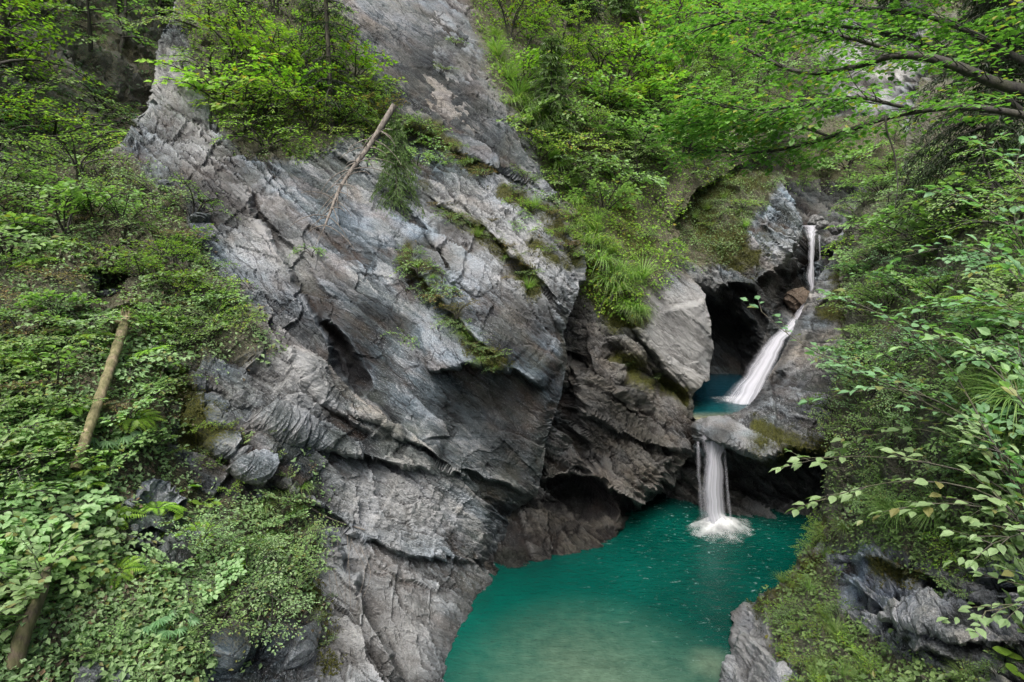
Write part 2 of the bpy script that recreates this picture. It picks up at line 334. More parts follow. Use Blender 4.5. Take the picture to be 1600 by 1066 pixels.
# --- ridge behind the slab: dark crumbling rock above the pool, pale plate by the cave
ridge = Mass('ridge', 'dark crumbling brown rock wall with a cave right of the grey slab cliff', 'rock face', (660, -180, 1270, 930), 2.6, mat=ROCKB,
    ctrl=[(700, -150, 34, .6), (760, 100, 27.5, .6), (900, 200, 28.5, .6), (1000, 100, 33, .6), (1150, 0, 40, .6), (1250, -150, 48, .6), (1000, 340, 26.5, .7), (940, 420, 23, .9), (1000, 470, 23.6, .4), (900, 600, 21.4, 1.1), (900, 500, 22.3, 1.), (960, 560, 21.9, 1.15),
          (1050, 540, 23.8, .14), (1090, 500, 24.3, .15), (1040, 640, 23.2, 1.), (1080, 660, 22.8, 1.), (900, 760, 22.2, 1.1), (980, 740, 21.3, 1.15), (985, 838, 20.5, .8), (930, 680, 21.2, 1.1), (900, 864, 19.3, .5), (905, 846, 19.75, .5), (950, 850, 19.75, .6), (850, 876, 18.9, .6), (800, 893, 18.2, .6), (900, 929, 19.3, .5), (800, 929, 18.2, .5), (1120, 250, 31, .6), (1230, 200, 36, .6), (720, 900, 18.6, .6)],
    outline=[(661, 929), (661, -179), (1269, -179), (1269, 120), (1180, 240), (1085, 300), (1050, 350), (1068, 420), (1098, 460), (1110, 500), (1113, 545), (1100, 590), (1078, 622), (1085, 660), (1086, 700), (1040, 760), (1004, 785), (992, 846), (940, 874), (890, 886), (850, 900), (790, 915), (720, 915), (661, 900)],
    steps=[([(955, 455), (1000, 530), (1050, 600), (1085, 640)], .7, 45, -1), ([(880, 640), (940, 660), (1000, 700), (1080, 700)], .5, 40, -1), ([(838, 752), (890, 742), (940, 752), (1000, 800)], 1.35, 40, -1), ([(905, 500), (930, 580), (1000, 650)], .4, 30, -1), ([(975, 420), (1040, 480), (1100, 470)], .5, 40, 1)],
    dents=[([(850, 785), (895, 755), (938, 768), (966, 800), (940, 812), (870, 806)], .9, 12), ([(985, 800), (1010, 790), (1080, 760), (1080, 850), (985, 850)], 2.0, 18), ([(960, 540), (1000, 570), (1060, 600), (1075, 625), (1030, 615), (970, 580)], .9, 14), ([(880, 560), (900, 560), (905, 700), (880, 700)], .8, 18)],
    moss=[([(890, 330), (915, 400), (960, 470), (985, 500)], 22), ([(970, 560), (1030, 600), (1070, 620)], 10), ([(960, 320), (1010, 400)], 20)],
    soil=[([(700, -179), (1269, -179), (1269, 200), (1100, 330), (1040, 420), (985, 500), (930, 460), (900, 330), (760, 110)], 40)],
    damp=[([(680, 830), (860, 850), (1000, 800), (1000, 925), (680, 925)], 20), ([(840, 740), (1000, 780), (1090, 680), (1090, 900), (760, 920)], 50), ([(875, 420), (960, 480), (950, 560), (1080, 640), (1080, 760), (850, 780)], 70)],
    pale=[([(1000, 440), (1100, 460), (1113, 540), (1080, 620), (1030, 560), (985, 470)], 12)],
    seed=11)
# --- rock knob left of the top fall, with the cave behind the pale plate
knob = Mass('rock_knob', 'steep grey rock knob with grassy top left of the topmost waterfall', 'rock face', (1010, 240, 1340, 700), 2.4, mat=ROCK,
    ctrl=[(1060, 320, 30.5, .6), (1130, 290, 31, .6), (1220, 280, 31.5, .8), (1200, 350, 29.8, .9), (1235, 380, 30, .9), (1100, 410, 28.4, .7), (1180, 440, 29.3, .8), (1240, 450, 31.2, .6), (1230, 520, 29.6, .3), (1190, 560, 28.8, .3), (1270, 500, 31, .3), (1120, 520, 28.6, .7), (1120, 620, 28.2, .6), (1200, 660, 26, .5), (1300, 420, 33.5, .5), (1300, 600, 30, .5), (1030, 500, 27, .6), (1030, 690, 26, .6)],
    outline=[(1011, 699), (1011, 300), (1075, 300), (1120, 285), (1160, 272), (1215, 276), (1236, 310), (1250, 345), (1250, 372), (1237, 395), (1245, 420), (1290, 400), (1339, 420), (1339, 699)],
    steps=[([(1238, 380), (1220, 420), (1180, 450), (1110, 450)], 1.0, 40, 1), ([(1175, 440), (1195, 500), (1180, 560), (1170, 640)], .7, 25, -1), ([(1205, 290), (1190, 350), (1235, 400)], .4, 20, -1)],
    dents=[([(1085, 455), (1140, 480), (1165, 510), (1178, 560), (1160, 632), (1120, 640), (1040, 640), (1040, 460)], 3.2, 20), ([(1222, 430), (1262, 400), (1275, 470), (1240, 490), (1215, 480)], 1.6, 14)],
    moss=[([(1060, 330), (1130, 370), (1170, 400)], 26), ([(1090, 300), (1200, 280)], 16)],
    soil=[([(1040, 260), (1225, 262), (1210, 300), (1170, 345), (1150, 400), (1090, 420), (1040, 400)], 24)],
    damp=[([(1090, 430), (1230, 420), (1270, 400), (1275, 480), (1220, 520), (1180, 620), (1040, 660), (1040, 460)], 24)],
    seed=17)
# --- back of the gully over the top fall
gully = Mass('gully_wall', 'shaded rock wall of the narrow gully above the topmost waterfall', 'rock face', (1180, 180, 1480, 520), 3,
    ctrl=[(1250, 250, 44, .8), (1350, 250, 46, .8), (1290, 330, 41, .9), (1250, 350, 38, .9), (1340, 360, 38, .9), (1270, 372, 35.4, .4), (1300, 400, 34.4, .6), (1270, 470, 33, .4), (1190, 480, 32.5, .4), (1400, 450, 32, .6), (1470, 250, 44, .8), (1190, 200, 46, .6), (1330, 430, 32.6, .7)],
    dents=[([(1262, 395), (1310, 395), (1312, 430), (1290, 470), (1255, 470)], 1.2, 10)],
    damp=[([(1180, 230), (1330, 230), (1370, 300), (1330, 360), (1240, 350), (1180, 340)], 30), ([(1280, 370), (1310, 380), (1310, 450), (1240, 480), (1245, 380)], 14)],
    soil=[([(1180, 180), (1480, 180), (1480, 300), (1350, 290), (1240, 280), (1180, 300)], 30)], seed=23)
# --- water-smoothed rock between the falls
spill = Mass('smooth_rock', 'pale water-smoothed rock mound between the two pools right of the waterfall', 'rock', (1040, 330, 1420, 900), 2.2, mat=ROCKP,
    ctrl=[(1095, 664, 21.9, .25), (1130, 655, 22.3, .3), (1170, 640, 23.2, .45), (1200, 610, 24.1, .5), (1230, 575, 25., .45), (1250, 530, 26.6, .3), (1270, 480, 28.6, .5), (1300, 440, 30, .6), (1320, 400, 31.5, .5), (1390, 400, 30, .5), (1350, 520, 25, .5),
          (1110, 690, 21.5, .6), (1180, 690, 21.4, .7), (1240, 660, 21.6, .7), (1300, 640, 21, .6), (1300, 560, 23.5, .45), (1240, 720, 21.2, .6), (1150, 715, 21.5, .6), (1100, 740, 22.4, .7), (1150, 760, 22.6, .8), (1240, 770, 22.3, .8), (1300, 760, 21.5, .8), (1150, 810, 22.4, .7), (1280, 810, 22., .7), (1060, 800, 22.7, .8), (1060, 720, 22.8, .8), (1200, 890, 20.5, .6), (1400, 700, 19, .6), (1400, 890, 18, .6)],
    outline=[(1041, 899), (1041, 740), (1080, 715), (1086, 690), (1080, 668), (1096, 655), (1140, 650), (1172, 632), (1196, 602), (1206, 580), (1222, 555), (1240, 515), (1256, 480), (1275, 447), (1290, 420), (1310, 385), (1340, 350), (1419, 340), (1419, 899)],
    steps=[([(1085, 692), (1110, 690), (1135, 700), (1190, 716), (1225, 705), (1300, 720)], 1.25, 36, -1), ([(1200, 605), (1250, 560), (1270, 500), (1310, 440)], .3, 25, -1), ([(1140, 660), (1200, 640), (1290, 660)], .18, 16, -1)],
    dents=[([(1130, 705), (1190, 722), (1280, 722), (1290, 790), (1150, 792)], .9, 16), ([(1040, 720), (1085, 715), (1098, 795), (1040, 800)], .6, 14), ([(1195, 590), (1212, 578), (1225, 590), (1205, 612)], .5, 8)],
    moss=[([(1190, 690), (1240, 690), (1290, 700)], 16), ([(1330, 380), (1320, 430), (1310, 480)], 20), ([(1180, 665), (1220, 680)], 8)],
    damp=[([(1040, 715), (1085, 700), (1135, 706), (1190, 726), (1225, 700), (1310, 690), (1310, 820), (1040, 820)], 12), ([(1170, 640), (1196, 600), (1206, 578), (1240, 512), (1262, 470), (1272, 478), (1250, 530), (1226, 590), (1200, 630)], 12), ([(1084, 668), (1140, 664), (1150, 700), (1084, 700)], 14)],
    soil=[([(1310, 340), (1419, 340), (1419, 899), (1310, 899), (1290, 700), (1320, 560), (1310, 450)], 24)], seed=29, lumps=.25, edge=16, back=.05)
# --- right slope and the near right bank
bank = Mass('bank', 'overgrown right bank of layered slate beside the turquoise pool', 'bank', (1080, 120, 2260, 1240), 2.6, mat=ROCKS,
    ctrl=[(1330, 320, 31, .6), (1400, 300, 28, .5), (1420, 200, 30, .5), (1600, 200, 21, .5), (1600, 330, 15, .5), (1800, 330, 10, .5), (1330, 430, 27, .5), (1310, 520, 23.5, .5), (1450, 450, 17.5, .5), (1600, 450, 11.5, .5), (1330, 620, 19.5, .5), (1300, 700, 18.6, .5), (1450, 700, 11.5, .5), (1600, 700, 8., .5), (1800, 700, 5.6, .5), (2200, 700, 4.2, .5), (2200, 300, 7.5, .5), (2200, 1150, 3.4, .6),
          (1290, 790, 18.4, .6), (1450, 830, 11.5, .7), (1600, 850, 8.6, .7), (1280, 830, 17.6, .6), (1240, 890, 16, .7), (1180, 945, 15, .8), (1150, 1010, 13.9, .8), (1125, 1066, 12.9, .8), (1100, 1200, 10.7, .8), (1280, 900, 14.6, .8), (1300, 950, 12.9, .9), (1330, 870, 13.6, .9), (1400, 920, 11.2, .95), (1500, 960, 9., .95), (1400, 1066, 9.2, .9), (1600, 1066, 7.2, .9), (1250, 1066, 10.9, .8), (1600, 960, 8., .95), (1800, 1200, 4.6, .8), (1300, 1200, 9, .8)],
    outline=[(1081, 1239), (1110, 1100), (1128, 1050), (1150, 1012), (1150, 985), (1168, 950), (1195, 932), (1238, 905), (1262, 858), (1276, 830), (1292, 800), (1296, 740), (1306, 690), (1300, 630), (1318, 560), (1322, 480), (1308, 400), (1330, 340), (1365, 290), (1410, 270), (1440, 121), (2259, 121), (2259, 1239)],
    steps=[([(1290, 875), (1380, 880), (1450, 905), (1560, 960)], .35, 40, -1), ([(1300, 900), (1370, 950), (1430, 1010), (1500, 1040)], .4, 40, -1), ([(1400, 960), (1480, 1000), (1600, 1010)], .35, 35, -1), ([(1160, 975), (1200, 1000), (1230, 1060)], .4, 30, 1)],
    dents=[([(1430, 900), (1530, 900), (1600, 940), (1600, 960), (1450, 930)], .4, 20)],
    moss=[([(1280, 830), (1240, 890), (1190, 940)], 20), ([(1370, 880), (1420, 900)], 14)],
    soil=[([(1300, 120), (2259, 120), (2259, 860), (1560, 870), (1470, 880), (1400, 860), (1300, 850), (1260, 860), (1240, 900), (1200, 940), (1210, 1000), (1260, 1080), (1260, 1239), (1500, 1239), (1480, 1060), (1370, 1010), (1300, 930), (1290, 880), (1270, 850), (1290, 700), (1300, 500)], 26)],
    pale=[([(1130, 1080), (1150, 980), (1190, 935), (1230, 950), (1210, 1080)], 14)], seed=37)
# --- far hillside and the wooded gully on the left
hill = Mass('hillside', 'steep wooded hillside far behind the gorge', 'hillside', (560, -420, 2000, 540), 6,
    ctrl=[(700, -100, 44, .8), (900, 0, 44, .8), (900, 250, 36, .8), (1100, 300, 35, .8), (1250, 200, 48, .9), (1300, 300, 47, .9), (1300, 100, 55, 1), (1400, 0, 62, 1), (1400, 200, 50, 1), (1600, 0, 44, .8), (1600, 250, 30, .8), (1900, 0, 36, .8), (1900, 300, 22, .8), (900, -400, 60, .8), (1600, -400, 66, .8), (1300, 450, 44, .8), (700, 400, 34, .8)],
    soil_base=.55, bare=[([(1300, 50), (1420, 20), (1450, 200), (1320, 210)], 30)], pale=[([(1290, 60), (1400, 20), (1440, 130), (1330, 160)], 40)], seed=43, lumps=1.2)
ravine = Mass('ravine_slope', 'dark wooded ravine slope left of the slab cliff', 'hillside', (-500, -420, 460, 460), 5,
    ctrl=[(-200, 0, 19, .9), (0, 0, 22, .9), (150, 0, 26, 1), (280, 0, 28, .9), (230, 180, 25.5, .9), (0, 200, 18, .9), (100, 260, 18.6, .9), (-300, 300, 13, .8), (0, 420, 15, .8), (300, 400, 20, .8), (440, 0, 34, .8), (0, -400, 34, .8), (400, -400, 42, .8)],
    soil_base=.55, seed=47, lumps=.8)
# ------------------------------------------------------------------ ground sheet, pools
def flat_sheet(name, pts, z, mat, label, cat, kind='structure', n=1):
    V = np.array([(x, y, z) for x, y in pts]); me = np_mesh(name, V, [np.arange(len(pts))[None]]); return tag(link(name, me, mat), label, cat, kind=kind)
flat_sheet('ground', [(-900, -900), (900, -900), (900, 900), (-900, 900)], -3.2, ROCKB, 'gravelly ground under the pool and the gorge', 'ground')

def water_material(name, deep, mid, shallow, foam=1.):
    N = NT(name); pos = N.n('NewGeometry').outputs['Position']
    fl = N.n('VectorMath', {0: pos, 1: (1., 1.9, 1.)}, operation='MULTIPLY').outputs[0]
    big = N.noise(pos, .22, 4, .55); sh = N.attr('shallow').outputs['Fac']; df = N.attr('deep').outputs['Fac']
    c = N.mix(N.ramp(big, [(.35, 0.), (.65, 1.)]), tuple(a*1.15 for a in mid), tuple(a*.6 for a in mid))
    c = N.mix(df, c, deep)
    mott = N.ramp(N.noise(pos, 2.4, 6, .7), [(.3, .6), (.7, 1.4)])
    sc = N.mix(1., (*shallow, 1), mott, 'MULTIPLY')
    c = N.mix(N.math('MULTIPLY', sh, .85, clamp=True), c, sc)
    # drifting foam flecks
    fz = N.attr('fleck').outputs['Fac']
    w = N.n('TexNoise', {'Vector': pos, 'Scale': 1.2, 'Detail': 3.}).outputs['Color']
    fv = N.n('VectorMath', {0: w, 1: (.9, .9, 0), 2: fl}, operation='MULTIPLY_ADD').outputs[0]
    f1 = N.ramp(N.noise(fv, 3.4, 7, .72), [(.60, 0.), (.74, .8)])
    f2 = N.ramp(N.noise(fv, 9., 5, .7), [(.63, 0.), (.76, .6)])
    ff = N.math('MULTIPLY', N.math('MULTIPLY', N.math('MAXIMUM', f1, N.math('MULTIPLY', f2, .6)), fz), foam, clamp=True)
    c = N.mix(ff, c, (.55, .68, .66))
    h = N.math('ADD', N.math('MULTIPLY', N.noise(fl, 2.2, 4, .6), 1.), N.math('MULTIPLY', N.noise(fl, 9., 3, .6), .25))
    b = N.n('Bump', {'Height': h, 'Strength': .8, 'Distance': .07}).outputs[0]
    p = N.n('BsdfPrincipled', {'Base Color': c, 'Roughness': .16, 'Normal': b, 'IOR': 1.33, 'Specular IOR Level': .5})
    N.t.links.new(p.outputs[0], N.out.inputs[0]); return N.m
WATER = water_material('pool_water', (.001, .012, .012), (.001, .062, .045), (.13, .18, .12))
WATER2 = water_material('upper_water', (.002, .02, .03), (.004, .06, .065), (.20, .19, .12), .4)

def pool(name, poly, z, mat, label, step, fn):
    pts = np.array(poly); x0, y0 = pts.min(0); x1, y1 = pts.max(0)
    gx, gy = np.meshgrid(np.arange(x0, x1+step, step), np.arange(y0, y1+step, step)); R, C = gx.shape
    V = np.stack([gx, gy, np.full(gx.shape, z)], -1); ins = inside(gx, gy, [tuple(p) for p in poly])
    idx = np.arange(R*C).reshape(R, C); ok = ins[:-1, :-1] | ins[1:, :-1] | ins[1:, 1:] | ins[:-1, 1:]
    f = np.stack([idx[:-1, :-1][ok], idx[:-1, 1:][ok], idx[1:, 1:][ok], idx[1:, :-1][ok]], -1)
    used = np.unique(f); rm = np.full(R*C, -1); rm[used] = np.arange(len(used))
    at_ = fn(gx, gy); me = np_mesh(name, V.reshape(-1, 3)[used], [rm[f]], {k: v.ravel()[used] for k, v in at_.items()}, True)
    return tag(link(name, me, mat), label, 'water', kind='structure')
def wp(px, py, z):
    x = (px-CX)/F; y = (CY-py)/F; d = (z-CAMZ)/(-SP+CP*y); return (x*d, d*(CP+SP*y))
FALLX, FALLY = wp(1122, 822, 0)
def pool_at(gx, gy):
    r = np.hypot(gx-FALLX, gy-FALLY)
    sx, sy = wp(930, 1066, 0); s = np.clip(1-np.hypot((gx-sx)/4.2, (gy-sy+1.4)/5.2), 0, 1)**1.2
    sx2, sy2 = wp(1110, 1040, 0); s = np.maximum(s, np.clip(1-np.hypot((gx-sx2)/.9, (gy-sy2)/.9), 0, 1))
    lx = gx-(gy-10.)*.085
    deep = np.clip((gy-15.5)/4.2, 0, 1)*np.clip((5.2-gx)/4., 0, 1); deep = np.maximum(deep*.9, np.clip((gy-20.6)/1.4, 0, 1)*.75)
    fl = np.clip((gx-1.)/4., 0, 1)*np.clip(1.15-r/12, 0, 1)*.9+np.clip(1-r/2.6, 0, 1)*.7
    return dict(shallow=s, deep=deep, fleck=fl)
pool('water', [(-4, 8), (9, 8), (13, 24), (-1, 25.5), (-5, 18)], 0., WATER, 'turquoise lower pool under the waterfall', .25, pool_at)
up_poly = [wp(*q, 3.5) for q in [(1060, 604), (1078, 640), (1094, 664), (1132, 662), (1168, 648), (1192, 620), (1215, 585), (1150, 578), (1060, 578)]]
def up_at(gx, gy):
    y0 = wp(1100, 652, 3.5)[1]; return dict(shallow=np.clip(1-(gy-y0+.2)/1.1, 0, 1), deep=np.clip((gy-y0-1.)/2, 0, 1), fleck=gx*0+.2)
pool('water', up_poly, 3.5, WATER2, 'small dark green pool between the two lower waterfalls', .08, up_at)

# ------------------------------------------------------------------ waterfalls
def silk_material(name, dens, sx, sy, col=(.80, .80, .86)):
    """falling water: white, streaked along its fall, thinning to the sides (uvw attribute: across, down)"""
    N = NT(name); a = N.attr('flow').outputs['Vector']; x = N.n('SeparateXYZ', {0: a})
    v = N.n('VectorMath', {0: a, 1: (sx, sy, 1)}, operation='MULTIPLY').outputs[0]
    st = N.noise(v, 1., 5, .6)
    u = x.outputs[0]; e = N.math('MULTIPLY', N.math('MULTIPLY', u, N.math('SUBTRACT', 1., u)), 4.)
    e = N.math('POWER', e, 1.1)
    al = N.math('MULTIPLY', N.ramp(st, [(.28, .22), (.5, .68), (.68, 1.)]), N.math('MULTIPLY', e, dens), clamp=True)
    al = N.math('MULTIPLY', al, x.outputs[2], clamp=True)
    d = N.n('BsdfDiffuse', {'Color': (*col, 1)}); t = N.n('BsdfTranslucent', {'Color': (*col, 1)})
    m = N.n('MixShader', {0: .45, 1: d.outputs[0], 2: t.outputs[0]}); tr = N.n('BsdfTransparent')
    o = N.n('MixShader', {0: al, 1: tr.outputs[0], 2: m.outputs[0]}); N.t.links.new(o.outputs[0], N.out.inputs[0]); return N.m
SILK = silk_material('silky_water', 1.05, 9., .35)
SILK3 = silk_material('misty_water', .32, 8., .3)
SILK2 = silk_material('thin_silky_water', .55, 13., .3)
def curtain(name, left, right, mat, parent, bulge=.12, nu=14, nv=40, fade=(.02, .04), off=0.):
    """sheet of water between two polylines of world points"""
    def interp(pl, t):
        pl = np.array(pl, float); k = np.linspace(0, 1, len(pl)); return np.stack([np.interp(t, k, pl[:, i]) for i in range(3)], -1)
    t = np.linspace(0, 1, nv); L = interp(left, t); R_ = interp(right, t)
    for _ in range(6):
        for A in (L, R_): A[1:-1] = (A[:-2]+A[2:]+2*A[1:-1])/4
    for A_, q in ((L, 3), (R_, 11)): A_ += np.array([1., 0, 0])*(.10*vnoise(np.stack([t*9, t*0+q+off, t*0], -1), 31)+.05*vnoise(np.stack([t*24, t*0+q+off, t*0], -1), 32))[:, None]*min(1., 2*float(np.linalg.norm(R_[0]-L[0])))
    u = np.linspace(0, 1, nu); P = L[:, None]*(1-u)[None, :, None]+R_[:, None]*u[None, :, None]
    rip = vnoise(np.stack([np.tile(u*7, (nv, 1)), np.tile(t[:, None]*1.2, (1, nu)), np.full((nv, nu), off)], -1), 5)
    P = P+np.array([0, -1, .0])*(bulge*np.sin(np.pi*u)+0)[None, :, None]+np.array([0, -1, 0])*(rip*.07)[..., None]
    fv = np.clip(t/max(fade[0], 1e-3), 0, 1)*np.clip((1-t)/max(fade[1], 1e-3), 0, 1)
    fl = np.stack([np.tile(u, (nv, 1)), np.tile(t[:, None], (1, nu))+off, np.tile(fv[:, None], (1, nu))], -1)
    idx = np.arange(nu*nv).reshape(nv, nu); f = np.stack([idx[:-1, :-1].ravel(), idx[1:, :-1].ravel(), idx[1:, 1:].ravel(), idx[:-1, 1:].ravel()], -1)
    # flow.y keeps the fall in metres so that streaks stay long
    return link(name, np_mesh(name, P.reshape(-1, 3), [f], dict(flow=fl.reshape(-1, 3)), True), mat, parent)
def foam_material():
    N = NT('foam'); a = N.attr('flow').outputs['Vector']; x = N.n('SeparateXYZ', {0: a}); pos = N.n('NewGeometry').outputs['Position']
    r = x.outputs[0]; v = N.n('CombineXYZ', {0: N.math('MULTIPLY', r, 1.3), 1: N.math('MULTIPLY', x.outputs[1], 2.6), 2: 0.}).outputs[0]
    n = N.math('ADD', N.math('MULTIPLY', N.noise(v, 1.3, 3, .5), .25), N.math('MULTIPLY', N.noise(pos, 2.4, 4, .55), .75))
    al = N.math('MULTIPLY', N.math('SUBTRACT', N.math('ADD', x.outputs[2], N.math('MULTIPLY', N.math('SUBTRACT', n, .5), 1.5)), r), 1.25, clamp=True)
    al = N.math('POWER', al, 1.3)
    d = N.n('BsdfDiffuse', {'Color': (.86, .87, .86, 1)}); t = N.n('BsdfTranslucent', {'Color': (.86, .87, .88, 1)}); m = N.n('MixShader', {0: .3, 1: d.outputs[0], 2: t.outputs[0]})
    o = N.n('MixShader', {0: al, 1: N.n('BsdfTransparent').outputs[0], 2: m.outputs[0]}); N.t.links.new(o.outputs[0], N.out.inputs[0]); return N.m
FOAM = foam_material()
def foam_cone(name, c, rx, ry, h, z0, parent, core=.75, sharp=1.4, nr=22, na=72, drift=(0, 0)):
    """spray mound: radius r in flow.x, angle in flow.y, opacity reach in flow.z"""
    r = np.linspace(0, 1, nr); a = np.linspace(0, 2*np.pi, na, endpoint=False); rr, aa = np.meshgrid(r, a, indexing='ij')
    wob = 1+.28*vnoise(np.stack([np.cos(aa)*1.5, np.sin(aa)*1.5, rr*1.2], -1), 77)
    X = c[0]+rr*rx*wob*np.cos(aa)+drift[0]*rr; Y = c[1]+rr*ry*wob*np.sin(aa)+drift[1]*rr; Z = z0+h*np.clip(1-rr*1.15, 0, 1)**sharp
    Z = Z+.12*h*vnoise(np.stack([X*3, Y*3, X*0], -1), 78)*(1-rr)
    fl = np.stack([rr, np.abs(aa-np.pi), np.full(rr.shape, core)], -1); idx = np.arange(nr*na).reshape(nr, na)
    f = np.stack([idx[:-1].ravel(), idx[1:].ravel(), np.roll(idx, -1, 1)[1:].ravel(), np.roll(idx, -1, 1)[:-1].ravel()], -1)
    return link(name, np_mesh(name, np.stack([X, Y, Z], -1).reshape(-1, 3), [f], dict(flow=fl.reshape(-1, 3)), True), FOAM, parent)

# lowest fall
w1 = tag(empty('waterfall', (FALLX, FALLY, 0)), 'lowest white waterfall splashing into the turquoise pool', 'waterfall')
INV = {}
def child_fix(o):
    o.matrix_parent_inverse = o.parent.matrix_basis.inverted()
def A(pts): return [tuple(at(*p)) for p in pts]
for nm, L, Rr, mt, bl in (
    ('water_curtain', [(1100, 655, 22.3), (1102, 668, 21.3), (1101, 682, 20.95), (1101, 740, 20.85), (1101, 826, 20.9)], [(1126, 656, 22.3), (1128, 668, 21.3), (1130, 682, 20.95), (1134, 740, 20.85), (1139, 826, 20.9)], SILK, .1),
    ('water_curtain', [(1097, 666, 21.5), (1095, 684, 21.1), (1097, 740, 21.0), (1098, 825, 21.05)], [(1118, 666, 21.5), (1120, 682, 21.1), (1127, 740, 21.0), (1132, 825, 21.05)], SILK2, .1),
    ('thin_strand', [(1088, 690, 21.4), (1087, 700, 21.2), (1089, 760, 21.15), (1092, 812, 21.2)], [(1093, 690, 21.4), (1094, 700, 21.2), (1098, 760, 21.15), (1104, 812, 21.2)], SILK3, .03),
    ('thin_strand', [(1124, 680, 21.3), (1127, 700, 21.), (1132, 760, 20.95), (1139, 824, 21.)], [(1130, 680, 21.3), (1134, 700, 21.), (1140, 760, 20.95), (1148, 824, 21.)], SILK3, .03)):
    child_fix(curtain(nm, A(L), A(Rr), mt, w1, bl, off=random.random()*3))
child_fix(foam_cone('splash', (FALLX, FALLY-.2), 1.35, 1.15, .55, .02, w1, 1.0, 1.1))
child_fix(foam_cone('splash_spray', (FALLX, FALLY+.1), 1.1, .8, .6, .03, w1, .30, 1.3))
child_fix(foam_cone('ripple_foam', (FALLX, FALLY-.3), 2.3, 2.0, .05, .012, w1, .30, 1.))
# middle fall, sliding down the smooth rock
w2 = tag(empty('waterfall', tuple(at(1160, 626, 26.2))), 'slanting middle waterfall sliding past the dark cave', 'waterfall')
child_fix(curtain('water_curtain', A([(1238, 496, 28.6), (1198, 530, 27.4), (1168, 578, 26.4), (1132, 632, 25.6)]), A([(1250, 500, 28.4), (1228, 532, 26.9), (1206, 585, 25.7), (1188, 634, 24.9)]), SILK, w2, .2, fade=(.01, .02)))
child_fix(curtain('water_curtain', A([(1236, 500, 28.8), (1192, 536, 27.6), (1156, 590, 26.5), (1116, 632, 25.8)]), A([(1246, 498, 28.6), (1216, 534, 27.2), (1188, 590, 26.2), (1168, 634, 25.4)]), SILK2, w2, .2, off=2.))
child_fix(curtain('water_curtain', A([(1268, 462, 30.8), (1250, 480, 29.9), (1238, 500, 28.9)]), A([(1279, 462, 30.7), (1262, 482, 29.6), (1249, 504, 28.5)]), SILK, w2, .08, off=4.))
px_, py_ = wp(1158, 626, 3.5)
child_fix(foam_cone('splash', (px_, py_), 1.35, 1.1, .16, 3.51, w2, .62, 1.2, drift=(-.7, .1)))
# topmost fall
w3 = tag(empty('waterfall', tuple(at(1268, 470, 31.5))), 'topmost narrow straight waterfall above the orange stained rock', 'waterfall')
child_fix(curtain('water_curtain', A([(1252, 352, 35.2), (1256, 360, 33.6), (1260, 372, 32.6), (1261, 420, 32.3), (1263, 478, 31.9)]), A([(1282, 352, 35.2), (1278, 360, 33.6), (1274, 372, 32.6), (1274, 420, 32.3), (1276, 478, 31.8)]), SILK, w3, .1, fade=(.01, .05)))
child_fix(curtain('thin_strand', A([(1278, 368, 33.2), (1279, 376, 32.8), (1279, 440, 32.6)]), A([(1281, 366, 33.2), (1282, 376, 32.8), (1281, 440, 32.6)]), SILK2, w3, .05, fade=(.01, .3), off=3.))
# ================================================================== vegetation
def leaf_material(name, a, b, c2, trans=.42, gloss=.34, var=.35, sat=.88):
    """a..b per leaf, c2 = yellowing leaves; tint attribute is per leaf"""
    N = NT(name); t = N.attr('tint').outputs['Fac']; oi = N.n('ObjectInfo').outputs['Random']
    c = N.mix(N.ramp(t, [(0., 0.), (.85, 1.)]), a, b)
    c = N.mix(N.ramp(t, [(.93, 0.), (.97, 1.)]), c, c2)
    hsv = N.n('HueSaturation', {'Hue': N.math('ADD', .5-.012, N.math('MULTIPLY', oi, .024)), 'Saturation': sat, 'Value': N.math('ADD', 1-var*.5, N.math('MULTIPLY', oi, var)), 'Color': c}).outputs[0]
    p = N.n('BsdfPrincipled', {'Base Color': hsv, 'Roughness': .42, 'Specular IOR Level': gloss})
    tc = N.mix(1., hsv, (1.1, 1.38, .5), 'MULTIPLY')
    tr = N.n('BsdfTranslucent', {'Color': tc}); m = N.n('MixShader', {0: trans, 1: p.outputs[0], 2: tr.outputs[0]})
    N.t.links.new(m.outputs[0], N.out.inputs[0]); return N.m
LM = dict(
    green=leaf_material('green_leaves', (.12, .235, .062), (.29, .46, .13), (.26, .26, .04)),
    fresh=leaf_material('fresh_leaves', (.13, .27, .032), (.32, .49, .06), (.36, .30, .04), sat=.97),
    pale=leaf_material('pale_leaves', (.15, .27, .10), (.32, .48, .19), (.25, .25, .07)),
    blue=leaf_material('bluish_leaves', (.09, .215, .09), (.23, .42, .18), (.20, .22, .06), gloss=.5),
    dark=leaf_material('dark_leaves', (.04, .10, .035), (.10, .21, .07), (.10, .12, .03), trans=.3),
    canopy=leaf_material('canopy_leaves', (.055, .14, .025), (.17, .33, .045), (.34, .30, .05), trans=.45),
    rust=leaf_material('rusty_leaves', (.14, .10, .03), (.26, .20, .07), (.34, .16, .06)),
    needle=leaf_material('needles', (.016, .036, .014), (.05, .085, .028), (.10, .11, .04), trans=.2),
    needle_l=leaf_material('light_needles', (.07, .13, .03), (.17, .26, .07), (.16, .17, .06), trans=.3),
    grass=leaf_material('grass_blades', (.11, .22, .035), (.28, .41, .09), (.32, .29, .12)),
    moss=leaf_material('moss', (.045, .05, .008), (.13, .13, .022), (.19, .14, .05), trans=.15, gloss=.1),
    litter=leaf_material('litter', (.05, .038, .022), (.17, .135, .08), (.24, .15, .08), trans=.1, gloss=.2))
